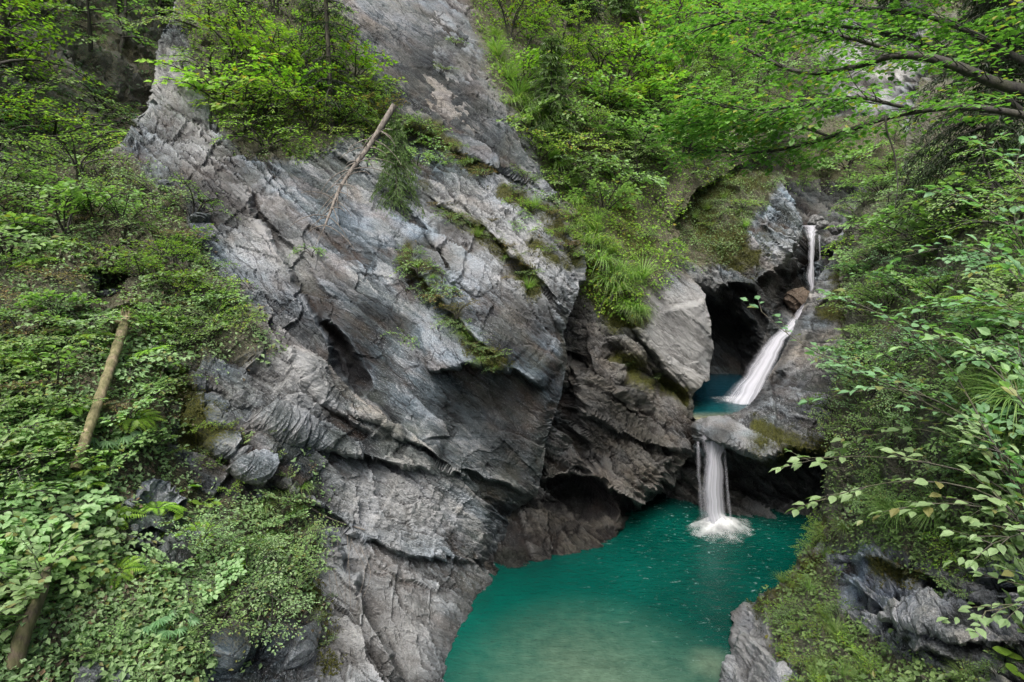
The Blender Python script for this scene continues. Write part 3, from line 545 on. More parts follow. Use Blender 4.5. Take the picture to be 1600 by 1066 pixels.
def bark_material(name, a, b, mossy=.0):
    N = NT(name); pos = N.n('NewGeometry').outputs['Position']; v = N.n('VectorMath', {0: pos, 1: (6., 6., 1.6)}, operation='MULTIPLY').outputs[0]
    n = N.noise(v, 2.2, 5, .65); c = N.ramp(n, [(.35, a), (.62, b)])
    mz = N.ramp(N.noise(pos, 5., 4, .6), [(.5-mossy*.25, 0.), (.62-mossy*.25, 1.)]); c = N.mix(N.math('MULTIPLY', mz, min(1., mossy*1.3)), c, (.10, .115, .03))
    bm = N.n('Bump', {'Height': n, 'Strength': .9, 'Distance': .03}).outputs[0]
    p = N.n('BsdfPrincipled', {'Base Color': c, 'Roughness': .85, 'Normal': bm}); N.t.links.new(p.outputs[0], N.out.inputs[0]); return N.m
BARK = bark_material('bark', (.03, .027, .022), (.10, .088, .07), .25)
BARKD = bark_material('dark_bark', (.022, .02, .017), (.06, .055, .046), .1)
BARKM = bark_material('mossy_wood', (.09, .068, .04), (.34, .27, .17), .42)
DEADW = bark_material('dead_wood', (.08, .068, .055), (.25, .22, .185))
BARKN = bark_material('brown_trunk', (.05, .038, .026), (.16, .125, .085), .35)

TPL = {
    'tri': (np.array([(0, 0, 0), (-.5, .45, .10), (0, 1, -.06), (.5, .45, .10)]), [np.array([(0, 2, 1), (0, 3, 2)])]),
    'oval': (np.array([(0, 0, 0), (-.42, .26, .07), (-.47, .58, .07), (0, 1, -.12), (.47, .58, .07), (.42, .26, .07), (0, .28, 0), (0, .62, -.02)]),
             [np.array([(0, 6, 1), (0, 5, 6), (2, 7, 3), (7, 4, 3)]), np.array([(1, 6, 7, 2), (6, 5, 4, 7)])]),
    'round': (np.array([(0, .0, 0), (-.42, .0, .05), (-.52, .4, .06), (-.3, .85, .03), (0, .95, -.03), (.3, .85, .03), (.52, .4, .06), (.42, .0, .05)]),
              [np.array([(0, 2, 1), (0, 3, 2), (0, 4, 3), (0, 5, 4), (0, 6, 5), (0, 7, 6)])])}
class Leaves:
    def __init__(s): s.p, s.d, s.n, s.l, s.w, s.t = [], [], [], [], [], []
    def add(s, p, d, n, l, w, t): s.p.append(p); s.d.append(d); s.n.append(n); s.l.append(l); s.w.append(w); s.t.append(t)
    def addv(s, p, d, n, l, w, t):
        s.p.extend(p); s.d.extend(d); s.n.extend(n); s.l.extend(l); s.w.extend(w); s.t.extend(t)
    def mesh(s, name, tpl='tri'):
        P, D, Nn = (np.array(x, float) for x in (s.p, s.d, s.n)); L, W, T = (np.array(x, float) for x in (s.l, s.w, s.t))
        D = unit(D); X = unit(np.cross(D, Nn)); Z = np.cross(X, D); tv, tf = TPL[tpl]; k = len(tv)
        V = P[:, None]+X[:, None]*(tv[None, :, :1]*(L*W)[:, None, None])+D[:, None]*(tv[None, :, 1:2]*L[:, None, None])+Z[:, None]*(tv[None, :, 2:]*L[:, None, None])
        off = (np.arange(len(P))*k)[:, None, None]; fs = [(f[None]+off).reshape(-1, f.shape[1]) for f in tf]
        return np_mesh(name, V.reshape(-1, 3), fs, dict(tint=np.repeat(T, k)), False)
class Tubes:
    def __init__(s): s.V, s.F, s.n = [], [], 0
    def add(s, pts, r0, r1, k=6, wob=0.):
        pts = np.array(pts, float); m = len(pts); t = unit(np.gradient(pts, axis=0)); ref = np.array([0, 0, 1.]) if abs(t[:, 2]).mean() < .8 else np.array([1., 0, 0])
        a = unit(np.cross(t, ref)); b = np.cross(t, a); r = np.linspace(r0, r1, m)
        if wob: r = r*(1+wob*np.sin(np.arange(m)*2.1+m))
        an = np.linspace(0, 2*np.pi, k, endpoint=False); ring = pts[:, None]+(a[:, None]*np.cos(an)[None, :, None]+b[:, None]*np.sin(an)[None, :, None])*r[:, None, None]
        i = np.arange(m*k).reshape(m, k)+s.n; q = np.stack([i[:-1].ravel(), np.roll(i, -1, 1)[:-1].ravel(), np.roll(i, -1, 1)[1:].ravel(), i[1:].ravel()], -1)
        s.V.append(ring.reshape(-1, 3)); s.F.append(q); s.n += m*k
    def mesh(s, name): return np_mesh(name, np.concatenate(s.V), [np.concatenate(s.F)], smooth=True)
UP = np.array([0, 0, 1.])
def rnd(a, b): return a+(b-a)*random.random()
def rv(s=1.): return np.array([random.gauss(0, s), random.gauss(0, s), random.gauss(0, s)])
def spline(pts, n):
    pts = np.array(pts, float); t = np.concatenate([[0], np.cumsum(np.linalg.norm(np.diff(pts, axis=0), axis=1))]); u = np.linspace(0, t[-1], n)
    P = np.stack([np.interp(u, t, pts[:, i]) for i in range(3)], -1)
    for _ in range(2): P[1:-1] = (P[:-2]+P[2:]+2*P[1:-1])/4
    return P

def leafy_twig(LV, p, d, ln, leaf, gap, w, flat=.8, tb=.5, jit=.3, sag=.15):
    """alternate leaves along a twig lying in a roughly level plane"""
    m = max(2, int(ln/gap)); q = np.array(p, float); d = unit(np.array(d, float)); pts = [q.copy()]
    for i in range(m):
        d = unit(d+np.array([0, 0, -sag/m])+rv(.05)); q = q+d*ln/m; pts.append(q.copy())
        side = unit(np.cross(d, UP)+1e-6)*(1 if i % 2 else -1)
        ld = unit(d*.75+side*rnd(.6, 1.1)+rv(.12)+np.array([0, 0, -.12])); s = leaf*rnd(.65, 1.15)*(1 if i < m-1 else .8)
        LV.add(q+rv(.01), ld, unit(UP*flat+rv(jit)), s, w*rnd(.85, 1.1), min(1, max(0, tb+random.gauss(0, .22))) if random.random() > .03 else .98)
    LV.add(q, d, unit(UP*flat+rv(jit)), leaf, w, tb)
    return pts
def shrub(h, nb, leaf, gap, w=.62, spread=.6, droop=.7, flat=.8, tw=.38, jit=.3, twigs=True, n=8, start=2):
    LV, TB = Leaves(), Tubes()
    for b in range(nb):
        az = 2*math.pi*(b+rnd(-.4, .4))/nb; o = np.array([math.cos(az), math.sin(az), 0]); el = rnd(.9, 1.5)-spread*.4*random.random()
        d = unit(o*math.cos(el)+UP*math.sin(el)); ln = h*rnd(.65, 1.1); q = o*.03*h; pts = [q-UP*.15*h]; tb0 = rnd(.3, .7)
        for i in range(n):
            d = unit(d+o*spread*.17-UP*droop*.16*(i/n)*1.3+rv(.06)); q = q+d*ln/n; pts.append(q.copy())
            if i >= start:
                for sd in (-1, 1):
                    if random.random() < .88:
                        tl = ln*tw*(1.15-.75*i/n)*rnd(.6, 1.15); side = unit(np.cross(d, UP)+rv(.05))*sd
                        tp = leafy_twig(LV, q, unit(d*.55+side+UP*.1+rv(.15)), tl, leaf, gap, w, flat, tb0+.25*(i/n-.4), jit)
                        if twigs: TB.add(tp[::2]+tp[-1:], .004*h+.002, .002, 3)
        leafy_twig(LV, q, d, ln*.2, leaf, gap, w, flat, tb0+.15, jit); TB.add(pts, .016*h+.003, .004, 4)
    return LV, TB
def tree(h, leaf, gap, w=.6, nl=13, crown0=.25, rad=.34, flat=.85, trunk=.03, jit=.28):
    LV, TB, TR = Leaves(), Tubes(), Tubes()
    lean = np.array([rnd(-.12, .12), rnd(-.12, .12), 1]); tp = [lean*h*t+np.array([math.sin(t*5), math.cos(t*4), 0])*.02*h for t in np.linspace(-.06, 1, 9)]; TR.add(tp, trunk*h, .004*h, 7)
    for k in range(nl):
        t = crown0+(1-crown0)*(k+random.random()*.7)/nl; base = lean*h*t; az = k*2.4+rnd(-.4, .4); o = np.array([math.cos(az), math.sin(az), 0])
        ln = h*rad*(1.1-.65*abs(t-.45)/.55)*rnd(.75, 1.2); d = unit(o+UP*rnd(.25, .6)); q = base.copy(); pts = [q.copy()]; n = 8; tb0 = rnd(.3, .7)+.15*(t-.5)
        for i in range(n):
            d = unit(d-UP*.07+rv(.07)); q = q+d*ln/n; pts.append(q.copy())
            if i >= 1:
                for sd in (-1, 1):
                    tl = ln*.42*(1.1-.8*i/n)*rnd(.6, 1.2); side = unit(np.cross(d, UP))*sd
                    leafy_twig(LV, q, unit(d*.6+side+rv(.15)), tl, leaf, gap, w, flat, tb0, jit)
        leafy_twig(LV, q, d, ln*.22, leaf, gap, w, flat, tb0, jit); TB.add(pts, .010*h, .003, 4)
    return LV, TB, TR
def spruce(h, nw, blen, droop=.5, dens=1., bl=.16, bare=0., trunk=.016):
    """whorls of drooping boughs; each side shoot is a spray of narrow needle blades"""
    LV, TB, TR = Leaves(), Tubes(), Tubes(); TR.add([(0, 0, -.05*h), (0, 0, h*.5), (0, 0, h)], trunk*h, .003*h, 7)
    for k in range(nw):
        t = .10+.89*k/nw; z = h*t; nb = 5
        for b in range(nb):
            az = 2*math.pi*(b+rnd(-.3, .3))/nb+k*1.1; o = np.array([math.cos(az), math.sin(az), 0]); ln = blen*(1.02-t)**.8*rnd(.7, 1.15)+.08*blen; d = unit(o+UP*(.35*t-.05)); q = np.array([0, 0, z]); pts = [q.copy()]; n = 7
            for i in range(n):
                d = unit(d-UP*droop*.16+(UP*droop*.10 if i > 4 else 0)+rv(.03)); q = q+d*ln/n; pts.append(q.copy())
                if t < bare and random.random() < .75: continue
                for j in range(int(4*dens)):
                    sd = 1 if j % 2 else -1; side = unit(np.cross(d, UP))*sd; sl = ln*.34*(1.1-.75*i/n)*rnd(.6, 1.1)+.03
                    sdv = unit(d*.8+side*rnd(.5, 1)-UP*rnd(.1, .7)*droop); m = max(2, int(sl/(bl*.35)))
                    for g in range(m):
                        p = q+sdv*sl*g/m-d*ln/n*random.random(); LV.add(p, unit(sdv+rv(.3)), unit(UP+rv(.5)), bl*rnd(.7, 1.1), .17, rnd(.1, .9)*(.55+.45*i/n))
            TB.add(pts, .012*ln+.004, .003, 4)
    return LV, TB, TR
def fern(r, nf=9, lift=.9):
    LV, TB = Leaves(), Tubes()
    for b in range(nf):
        az = 2*math.pi*(b+rnd(-.3, .3))/nf; o = np.array([math.cos(az), math.sin(az), 0]); d = unit(o*.7+UP*lift); q = np.zeros(3); pts = [q.copy()]; n = 16; ln = r*rnd(.8, 1.1)
        for i in range(n):
            d = unit(d+o*.05-UP*.095); q = q+d*ln/n; pts.append(q.copy())
            if i > 1:
                s = ln*.26*math.sin(math.pi*(.12+.86*(i-1)/(n-1)))**.8; side = unit(np.cross(d, UP)); nn = np.cross(side, d)
                for sd in (-1, 1): LV.add(q, unit(side*sd+d*.35-UP*.08), unit(nn*np.sign(nn[2]+1e-6)+rv(.1)), s, .30, rnd(.35, .75))
        TB.add(pts, .006*r+.001, .001, 3)
    return LV, TB
def grass(r, nb, droop=1.0, wid=.012, lift=1.1, spread=.12):
    V, Fq, T = [], [], []; k = 5
    for b in range(nb):
        az = rnd(0, 2*math.pi); o = np.array([math.cos(az), math.sin(az), 0]); d = unit(o*rnd(.2, 1)+UP*lift*rnd(.6, 1.2)); q = o*random.random()*spread; ln = r*rnd(.5, 1.15); side = unit(np.cross(d, UP)); i0 = len(V); t = min(1, max(0, random.gauss(.5, .25)))
        for i in range(k+1):
            w = wid*(1-(i/k)**1.6)*.5+.0005; V.append(q-side*w); V.append(q+side*w); T += [t, t]
            d = unit(d-UP*droop*.30*(.4+i/k)+rv(.03)); q = q+d*ln/k
        for i in range(k): a = i0+2*i; Fq.append((a, a+1, a+3, a+2))
    return np_mesh('blades', np.array(V), [np.array(Fq)], dict(tint=np.array(T)), False)
def rosette(r, n, palmate=True):
    """dark palmate leaves on stalks, as hellebore or butterbur"""
    LV, TB = Leaves(), Tubes()
    for b in range(n):
        az = 2*math.pi*(b+rnd(-.4, .4))/n; o = np.array([math.cos(az), math.sin(az), 0]); ln = r*rnd(.5, 1.); pts = [np.zeros(3), o*ln*.45+UP*ln*.6, o*ln*.8+UP*ln*.75]; TB.add(spline(pts, 5), .006*r+.001, .003*r, 3); e = np.array(pts[-1])
        if palmate:
            for j in range(7):
                a = az+(j-3)*.42; LV.add(e, unit(np.array([math.cos(a), math.sin(a), -.35])), unit(UP+o*.3+rv(.12)), r*.5*rnd(.8, 1.05), .22, rnd(.2, .7))
        else: LV.add(e-o*r*.15, unit(o+rv(.2)), unit(UP+o*.25+rv(.25)), r*rnd(.35, .6), 1., rnd(.3, .8))
    return LV, TB

# ------------------------------------------------------------------ prototypes: (root name, [(part, mesh, material)])
PROTO = {}
def proto(key, name, LV, tpl, leafmat, TB=None, stem='stem', bark=BARKD, TR=None, trbark=BARKD, fol='foliage'):
    parts = [(fol, LV.mesh(key+'_'+fol, tpl) if isinstance(LV, Leaves) else LV, LM[leafmat])]
    if TB is not None: parts.append((stem, TB.mesh(key+'_'+stem), bark))
    if TR is not None: parts.append(('trunk', TR.mesh(key+'_trunk'), trbark))
    for _, me, m in parts: me.materials.append(m)
    PROTO[key] = (name, parts)
def variant(key, src, leafmat):
    """same plant with leaves of another colour (own mesh copy so that it can carry its own material)"""
    name, parts = PROTO[src]; me = parts[0][1].copy(); me.materials.clear(); me.materials.append(LM[leafmat]); PROTO[key] = (name, [(parts[0][0], me, LM[leafmat])]+parts[1:])
def plant(key, loc, rz, sc, label=None, cat=None, group=None, tilt=(0, 0), sz=None):
    name, parts = PROTO[key]; r = empty(name, tuple(loc)); r.rotation_euler = (tilt[0], tilt[1], rz); r.scale = (sc, sc, sc if sz is None else sz); tag(r, label, cat, group)
    for nm, me, m in parts: link(nm, me, None, r)
    return r
for i in range(3): proto(f'bush{i}', 'shrub', *(lambda a: (a[0], 'tri', 'green', a[1]))(shrub(1., 9+i, .115, .055, .66, .7, .8, .8, .36)))
for i in range(2): proto(f'small{i}', 'shrub', *(lambda a: (a[0], 'tri', 'fresh', a[1]))(shrub(1., 10, .062, .034, .6, .8, .9, .7, .36)))
for i in range(3): proto(f'spray{i}', 'sapling', *(lambda a: (a[0], 'tri', 'fresh', a[1]))(shrub(1., 7+i, .052, .026, .62, 1.1, .9, 1.2, .42, .2)))
for i in range(3): proto(f'tree{i}', 'broadleaf_tree', *(lambda a: (a[0], 'tri', 'green', a[1], 'limbs', BARKD, a[2]))(tree(1., .045, .028, .62, 14+i, .18, .36)), fol='crown')
for i in range(2): proto(f'big{i}', 'shrub', *(lambda a: (a[0], 'oval', 'pale', a[1]))(shrub(1., 8, .15, .075, .78, .9, .9, 1., .34, .22)))
for i in range(2): proto(f'hang{i}', 'hanging_shrub', *(lambda a: (a[0], 'tri', 'green', a[1]))(shrub(1., 8, .09, .045, .6, 1.3, 2.3, .7, .3)))
for i in range(2): proto(f'herb{i}', 'leafy_herb', *(lambda a: (a[0], 'oval', 'green', a[1]))(shrub(1., 6, .16, .07, .5, .5, .4, .8, .22, .3, n=6, start=1)))
for i in range(2): proto(f'spruce{i}', 'young_spruce', *(lambda a: (a[0], 'tri', 'needle_l', a[1], 'boughs', BARKD, a[2]))(spruce(1., 12, .34, .7, .55, .075)))
for i in range(2): proto(f'fern{i}', 'fern', *(lambda a: (a[0], 'tri', 'fresh', a[1]))(fern(1., 9+i)), fol='fronds')
for i in range(2): proto(f'tuft{i}', 'grass_tuft', grass(1., 130, .9, .022), None, 'grass', fol='blades')
for i in range(2): proto(f'hangtuft{i}', 'grass_tuft', grass(1., 150, 1.9, .02, .7, .3), None, 'grass', fol='blades')
proto('helle', 'hellebore_plant', *(lambda a: (a[0], 'tri', 'blue', a[1]))(rosette(1., 12)), fol='leaves')
proto('butter', 'broad_leaved_plant', *(lambda a: (a[0], 'round', 'fresh', a[1]))(rosette(1., 9, False)), fol='leaves')
for s_ in ('bush0', 'bush1', 'bush2', 'small0', 'small1', 'spray0', 'spray1', 'spray2', 'tree0', 'tree1', 'tree2', 'hang0', 'hang1', 'big0', 'big1', 'herb0', 'herb1'):
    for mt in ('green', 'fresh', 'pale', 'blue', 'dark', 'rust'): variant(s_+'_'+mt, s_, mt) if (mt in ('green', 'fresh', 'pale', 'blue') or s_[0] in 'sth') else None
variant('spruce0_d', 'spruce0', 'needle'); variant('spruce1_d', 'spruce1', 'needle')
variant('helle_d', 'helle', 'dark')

def spread_points(poly, n, seed):
    """evenly spread layout points inside a polygon"""
    r = random.Random(seed); xs = [p[0] for p in poly]; ys = [p[1] for p in poly]; out = []
    def one():
        while True:
            x, y = r.uniform(min(xs), max(xs)), r.uniform(min(ys), max(ys))
            if inside(np.array([x]), np.array([y]), poly)[0]: return x, y
    for _ in range(n):
        best = max((one() for _ in range(7)), key=lambda c: min([(c[0]-o[0])**2+(c[1]-o[1])**2 for o in out] or [0])); out.append(best)
    return sorted(out, key=lambda q: q[1])
AVOID = [[(187, 478), (166, 590), (140, 690), (122, 745)], [(18, 1048), (66, 925)]]
DESC = dict(small='small-leaved', bush='bushy', big='broad-leaved', spray='fine-twigged', hang='drooping', herb='tall-stemmed', tree='round-crowned', tuft='grassy', spruce='coniferous')
def zone(ms, poly, n, keys, smin, smax, label, cat, group, seed, lean=.35, sink=.05):
    for i, (x, y) in enumerate(spread_points(poly, n, seed)):
        if ms is cliff and (min(seg_dist(np.array([x]), np.array([y]), q, False)[0][0] for q in AVOID) < 36 or ms.soil_at(x, y) < .25) and seed in (111, 112, 113, 114, 115, 116, 1150, 1151): continue
        P, Nn = ms.hit(x, y); k = random.choice(keys); s = rnd(smin, smax)
        h = np.array([Nn[0], Nn[1]]); ax, ay = -h[1]*lean, h[0]*lean
        de = DESC[''.join(ch for ch in k.split('_')[0] if ch.isalpha())]; co = dict(rust='rusty', pale='pale', blue='bluish', dark='dark', fresh='bright').get(k.split('_')[-1], '')
        if co and co not in label: de = co+' '+de
        if de.split()[-1] in label or len(label.split())+len(de.split()) > 16: de = ''
        plant(k, P-Nn*sink*s, rnd(0, 6.28), s, (de+' '+label).strip(), cat, (de+' '+group).strip(), (ax+rnd(-.1, .1), ay+rnd(-.1, .1)))
def spot(ms, x, y, key, s, label, cat, group=None, rz=None, lean=.3, off=0., sz=None):
    P, Nn = ms.hit(x, y); return plant(key, P+Nn*off, rnd(0, 6.28) if rz is None else rz, s, label, cat, group, (-Nn[1]*lean, Nn[0]*lean), sz)
def cover(name, ms, polys, n, leaf, w, mat, label, cat, tpl='tri', clump=4, rad=.12, lift=.06, use='soil', thr=.3, seed=0, upw=.6, cut=None):
    """ground cover lying on a terrain mass where its soil or moss attribute is high"""
    r = np.random.default_rng(seed+99); LV = Leaves(); xs = np.concatenate([[p[0] for p in q] for q in polys]); ys = np.concatenate([[p[1] for p in q] for q in polys])
    X = r.uniform(xs.min(), xs.max(), n*4); Y = r.uniform(ys.min(), ys.max(), n*4); ok = np.zeros(len(X), bool)
    for q in polys: ok |= inside(X, Y, q)
    for q in (cut or []): ok &= ~inside(X, Y, q)
    j = np.clip(np.round((X-ms.x0)/ms.step).astype(int), 0, ms.shape[1]-1); i = np.clip(np.round((Y-ms.y0)/ms.step).astype(int), 0, ms.shape[0]-1)
    att = ms.soil if use == 'soil' else ms.moss; ok &= att[i, j] > thr*r.uniform(.4, 1.4, len(X))
    pn = fbm(ms.P[i, j]*.9, 5+seed, 3); ok &= pn > r.uniform(-.75, .12, len(X))
    i, j = i[ok][:n], j[ok][:n]; P = ms.P[i, j]; Nn = ms.N[i, j]; pn = pn[ok][:n]
    P = np.repeat(P, clump, 0); Nn = np.repeat(Nn, clump, 0); t0 = np.repeat(r.normal(.45, .2, len(pn))+pn*.4, clump); m = len(P)
    rd = r.normal(0, 1, (m, 3)); tang = rd-(rd*Nn).sum(-1, keepdims=True)*Nn; sz = leaf*r.uniform(.5, 1.2, m)*np.repeat(np.where(r.uniform(0, 1, len(pn)) < .25, 1.7, 1.), clump)
    p = P+tang*rad*.6+Nn*(r.uniform(0, 1, m)**1.5*lift)[:, None]; nn = unit(Nn*(1-upw)+UP*upw+r.normal(0, .3, (m, 3))); d = unit(np.cross(nn, r.normal(0, 1, (m, 3))))
    LV.addv(p, d, nn, sz, np.full(m, w)*r.uniform(.8, 1.2, m), np.clip(t0+r.normal(0, .12, m), 0, 1)); me = LV.mesh(name, tpl)
    return tag(link(name, me, LM[mat]), label, cat, kind='stuff')
# ================================================================== planting
L1 = [(-60, 470), (200, 470), (330, 430), (390, 560), (260, 570), (275, 690), (200, 760), (0, 740), (-60, 740)]
# ground cover first
cover('ground_cover', cliff, [[(-410, 230), (520, 230), (520, 1220), (-410, 1220)]], 17000, .085, .62, 'pale', 'low green leafy ground cover over the lower left slope', 'ground cover', clump=4, rad=.16, lift=.22, thr=.45, seed=1, cut=[[(195, 780), (285, 790), (290, 905), (215, 900)]])
cover('leaf_litter', cliff, [[(-190, 230), (520, 230), (520, 1220), (-190, 1220)]], 5000, .06, .7, 'litter', 'brown leaf litter on the bare earth of the left slope', 'leaf litter', clump=4, rad=.2, lift=.02, thr=.4, seed=2, upw=.2)
cover('ground_cover', cliff, [[(270, -60), (520, -60), (620, 200), (480, 260), (310, 170)]], 3000, .085, .6, 'fresh', 'yellow green leafy cover on the ledge of the slab cliff', 'ground cover', clump=4, rad=.22, lift=.25, thr=.4, seed=3)
cover('ground_cover', ridge, [[(700, -170), (1260, -170), (1260, 260), (1050, 440), (985, 500), (900, 450), (760, 110)]], 11000, .10, .6, 'fresh', 'bright green leafy cover over the ridge behind the slab cliff', 'ground cover', clump=4, rad=.3, lift=.3, thr=.35, seed=4)
cover('ground_cover', knob, [[(1040, 260), (1225, 262), (1210, 300), (1170, 345), (1150, 400), (1090, 430), (1040, 420)]], 2400, .075, .55, 'pale', 'pale grassy cover on the rock knob beside the topmost waterfall', 'ground cover', clump=4, rad=.2, lift=.15, thr=.3, seed=5)
cover('ground_cover', bank, [[(1290, 120), (2250, 120), (2250, 1230), (1200, 1230), (1200, 900)]], 22000, .075, .6, 'green', 'dense green leafy cover over the right bank', 'ground cover', clump=5, rad=.14, lift=.2, thr=.4, seed=6)
cover('ground_cover', gully, [[(1180, 180), (1470, 180), (1470, 300), (1180, 300)]], 900, .14, .6, 'green', 'dull green cover on the shaded wall of the top gully', 'ground cover', clump=4, rad=.3, lift=.3, seed=7)
cover('ground_cover', hill, [[(600, -400), (1990, -400), (1990, 500), (600, 500)]], 12000, .26, .6, 'green', 'green undergrowth on the far wooded hillside', 'undergrowth', clump=4, rad=.8, lift=.8, thr=.3, seed=8)
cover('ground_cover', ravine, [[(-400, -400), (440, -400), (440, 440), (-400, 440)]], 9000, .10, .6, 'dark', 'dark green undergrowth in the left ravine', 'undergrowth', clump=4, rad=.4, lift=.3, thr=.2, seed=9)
for ms, nm, n in ((cliff, 'ledges of the grey slab cliff', 4500), (ridge, 'edges of the brown rock wall', 1800), (knob, 'rock knob', 1200), (spill, 'smooth rock mound between the pools', 1200), (bank, 'rim of the right bank', 1500)):
    cover('moss', ms, [[(ms.x0, ms.y0), (ms.x0+ms.step*ms.shape[1], ms.y0), (ms.x0+ms.step*ms.shape[1], ms.y0+ms.step*ms.shape[0]), (ms.x0, ms.y0+ms.step*ms.shape[0])]], n*4, .055, .34, 'moss', 'olive moss cushions on the '+nm, 'moss', clump=8, rad=.09, lift=.10, use='moss', thr=.42, seed=20, upw=.1)

# --- left: ravine trees with level sprays
zone(ravine, [(-80, 0), (110, -20), (110, 150), (-80, 190)], 9, ['tree0_fresh', 'tree1_fresh', 'spray0_fresh'], 3.2, 4.8, 'yellow green beech with level leaf sprays at the upper left corner', 'tree', 'beeches in the upper left corner', 101)
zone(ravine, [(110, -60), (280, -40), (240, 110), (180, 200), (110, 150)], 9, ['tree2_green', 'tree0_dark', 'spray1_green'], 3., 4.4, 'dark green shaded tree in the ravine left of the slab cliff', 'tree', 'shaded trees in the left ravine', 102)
zone(ravine, [(-60, 190), (170, 150), (200, 240), (60, 280), (-60, 280)], 12, ['spray0_green', 'spray1_green', 'spray2_fresh', 'spray0_dark'], 1.8, 2.8, 'leafy sapling with level sprays below the dark left ravine', 'sapling', 'saplings under the left ravine trees', 103)
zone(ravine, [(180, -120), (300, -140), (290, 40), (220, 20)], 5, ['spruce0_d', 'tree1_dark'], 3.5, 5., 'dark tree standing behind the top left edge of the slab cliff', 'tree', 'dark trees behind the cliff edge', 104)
# --- left slope
zone(cliff, [(-60, 260), (170, 270), (300, 330), (340, 420), (140, 400), (-60, 440)], 22, ['spray0_green', 'bush0_green', 'small0_green', 'spray2_pale', 'spray1_fresh'], 1.0, 1.9, 'green shrub on the upper part of the left slope', 'shrub', 'shrubs on the upper left slope', 111)
zone(cliff, [(170, 395), (330, 400), (390, 540), (270, 560), (200, 480)], 16, ['bush1_green', 'small1_green', 'spray1_fresh', 'small0_fresh'], .75, 1.2, 'light green shrub between the mossy log and the slab cliff', 'shrub', 'shrubs between log and cliff', 112)
zone(cliff, L1, 40, ['bush0_green', 'bush2_pale', 'small0_green', 'bush1_pale', 'small1_pale', 'herb0_green'], .65, 1.15, 'green leafy shrub on the middle left slope around the mossy log', 'shrub', 'shrubs around the mossy log', 113)
zone(cliff, [(-60, 720), (110, 735), (130, 850), (110, 930), (-60, 950)], 20, ['big0_pale', 'big1_pale', 'big0_green'], .7, 1.05, 'pale green broad-leaved hazel shrub at the lower left edge', 'shrub', 'hazel shrubs at the lower left edge', 114, lean=.55)
zone(cliff, [(240, 880), (330, 830), (470, 770), (480, 830), (450, 940), (400, 1000), (260, 1010)], 18, ['small0_pale', 'small1_green', 'bush1_green', 'small1_pale', 'bush2_pale'], .6, 1.05, 'soft green shrub in the thicket below the broken outcrop', 'shrub', 'thicket below the broken outcrop', 115, lean=.5)
zone(cliff, [(230, 870), (470, 780), (470, 950), (300, 1010)], 8, ['big0_green', 'big1_pale', 'herb0_pale', 'herb1_green'], .45, .75, 'broad-leaved green shrub standing out of the lower left thicket', 'shrub', 'broad-leaved shrubs in the lower left thicket', 1150, lean=.5)
zone(cliff, [(-40, 480), (240, 500), (250, 700), (-40, 720)], 14, ['big0_green', 'big1_green', 'herb0_green', 'herb1_pale'], .45, .8, 'broad-leaved plant among the small shrubs of the middle left slope', 'plant', 'broad-leaved plants on the middle left slope', 1151)
for i, q in enumerate(spread_points([(-20, 420), (330, 430), (250, 740), (-20, 740)], 10, 77)): spot(cliff, *q, 'tuft%d' % (i % 2), rnd(.35, .6), 'loose grass tuft among the shrubs of the left slope', 'grass tuft', 'grass tufts on the left slope')
for i, q in enumerate(spread_points([(-20, 500), (260, 520), (240, 760), (450, 850), (300, 960), (-20, 800)], 14, 78)): spot(cliff, *q, 'fern%d' % (i % 2), rnd(.4, .65), 'arching fern among the shrubs of the lower left slope', 'fern', 'ferns on the lower left slope', off=.1)
zone(cliff, [(10, 980), (150, 960), (300, 1010), (330, 1070), (60, 1080)], 9, ['small0_fresh', 'bush0_green', 'small1_pale', 'herb1_pale'], .3, .5, 'small shrub at the bottom left edge of the picture', 'shrub', 'small shrubs at the bottom left', 116)
zone(cliff, [(270, 650), (340, 660), (420, 720), (470, 760), (430, 790), (320, 760), (270, 700)], 12, ['small0_green', 'small1_fresh', 'herb0_green'], .25, .42, 'small green plant on the broken ledges left of the slab', 'plant', 'plants on the broken ledges', 117)
for q in ((305, 670), (345, 672), (425, 690)): spot(cliff, *q, 'small1_fresh', .42, 'bushy green plant clinging to the strata ledge', 'plant', 'plants on the strata ledge')
for q, s in (((187, 690), .5), ((240, 990), .42), ((255, 1000), .36), ((270, 520), .38)): spot(cliff, *q, 'helle', s, 'dark bluish hellebore with fingered leaves on the left slope', 'plant', 'hellebores on the left slope')
for q, s in (((310, 770), .42), ((330, 785), .38), ((285, 830), .36)): spot(cliff, *q, 'butter', s, 'light green plant with large round leaves above the broken outcrop', 'plant', 'round leaved plants above the outcrop')
for i, (q, s) in enumerate((((105, 640), .55), ((75, 700), .5), ((20, 560), .5), ((135, 760), .45), ((60, 420), .6), ((300, 850), .4), ((340, 900), .45))): spot(cliff, *q, f'fern{i%2}', s, 'light green fern among the shrubs of the left slope', 'fern', 'ferns on the left slope')
for q, s in (((440, 770), .6), ((470, 765), .55), ((455, 800), .5), ((420, 790), .45), ((480, 830), .4)): spot(cliff, *q, 'hangtuft0', s, 'drooping grass tuft on the ledge above the lower left thicket', 'grass tuft', 'grass tufts above the lower left thicket')
zone(cliff, [(455, 820), (505, 850), (520, 960), (500, 1040), (460, 1000)], 8, ['small0_fresh', 'small1_green'], .18, .32, 'small mossy plant on the pale rock rib at the lower centre left', 'plant', 'plants on the pale rock rib', 118)
zone(bank, [(1312, 300), (1400, 285), (1405, 500), (1325, 480)], 20, ['small0_pale', 'hang0_green', 'spray1_pale', 'bush0_green', 'hang1_fresh'], .8, 1.6, 'light green bush right beside the topmost waterfall', 'shrub', 'bushes right beside the topmost waterfall', 170)
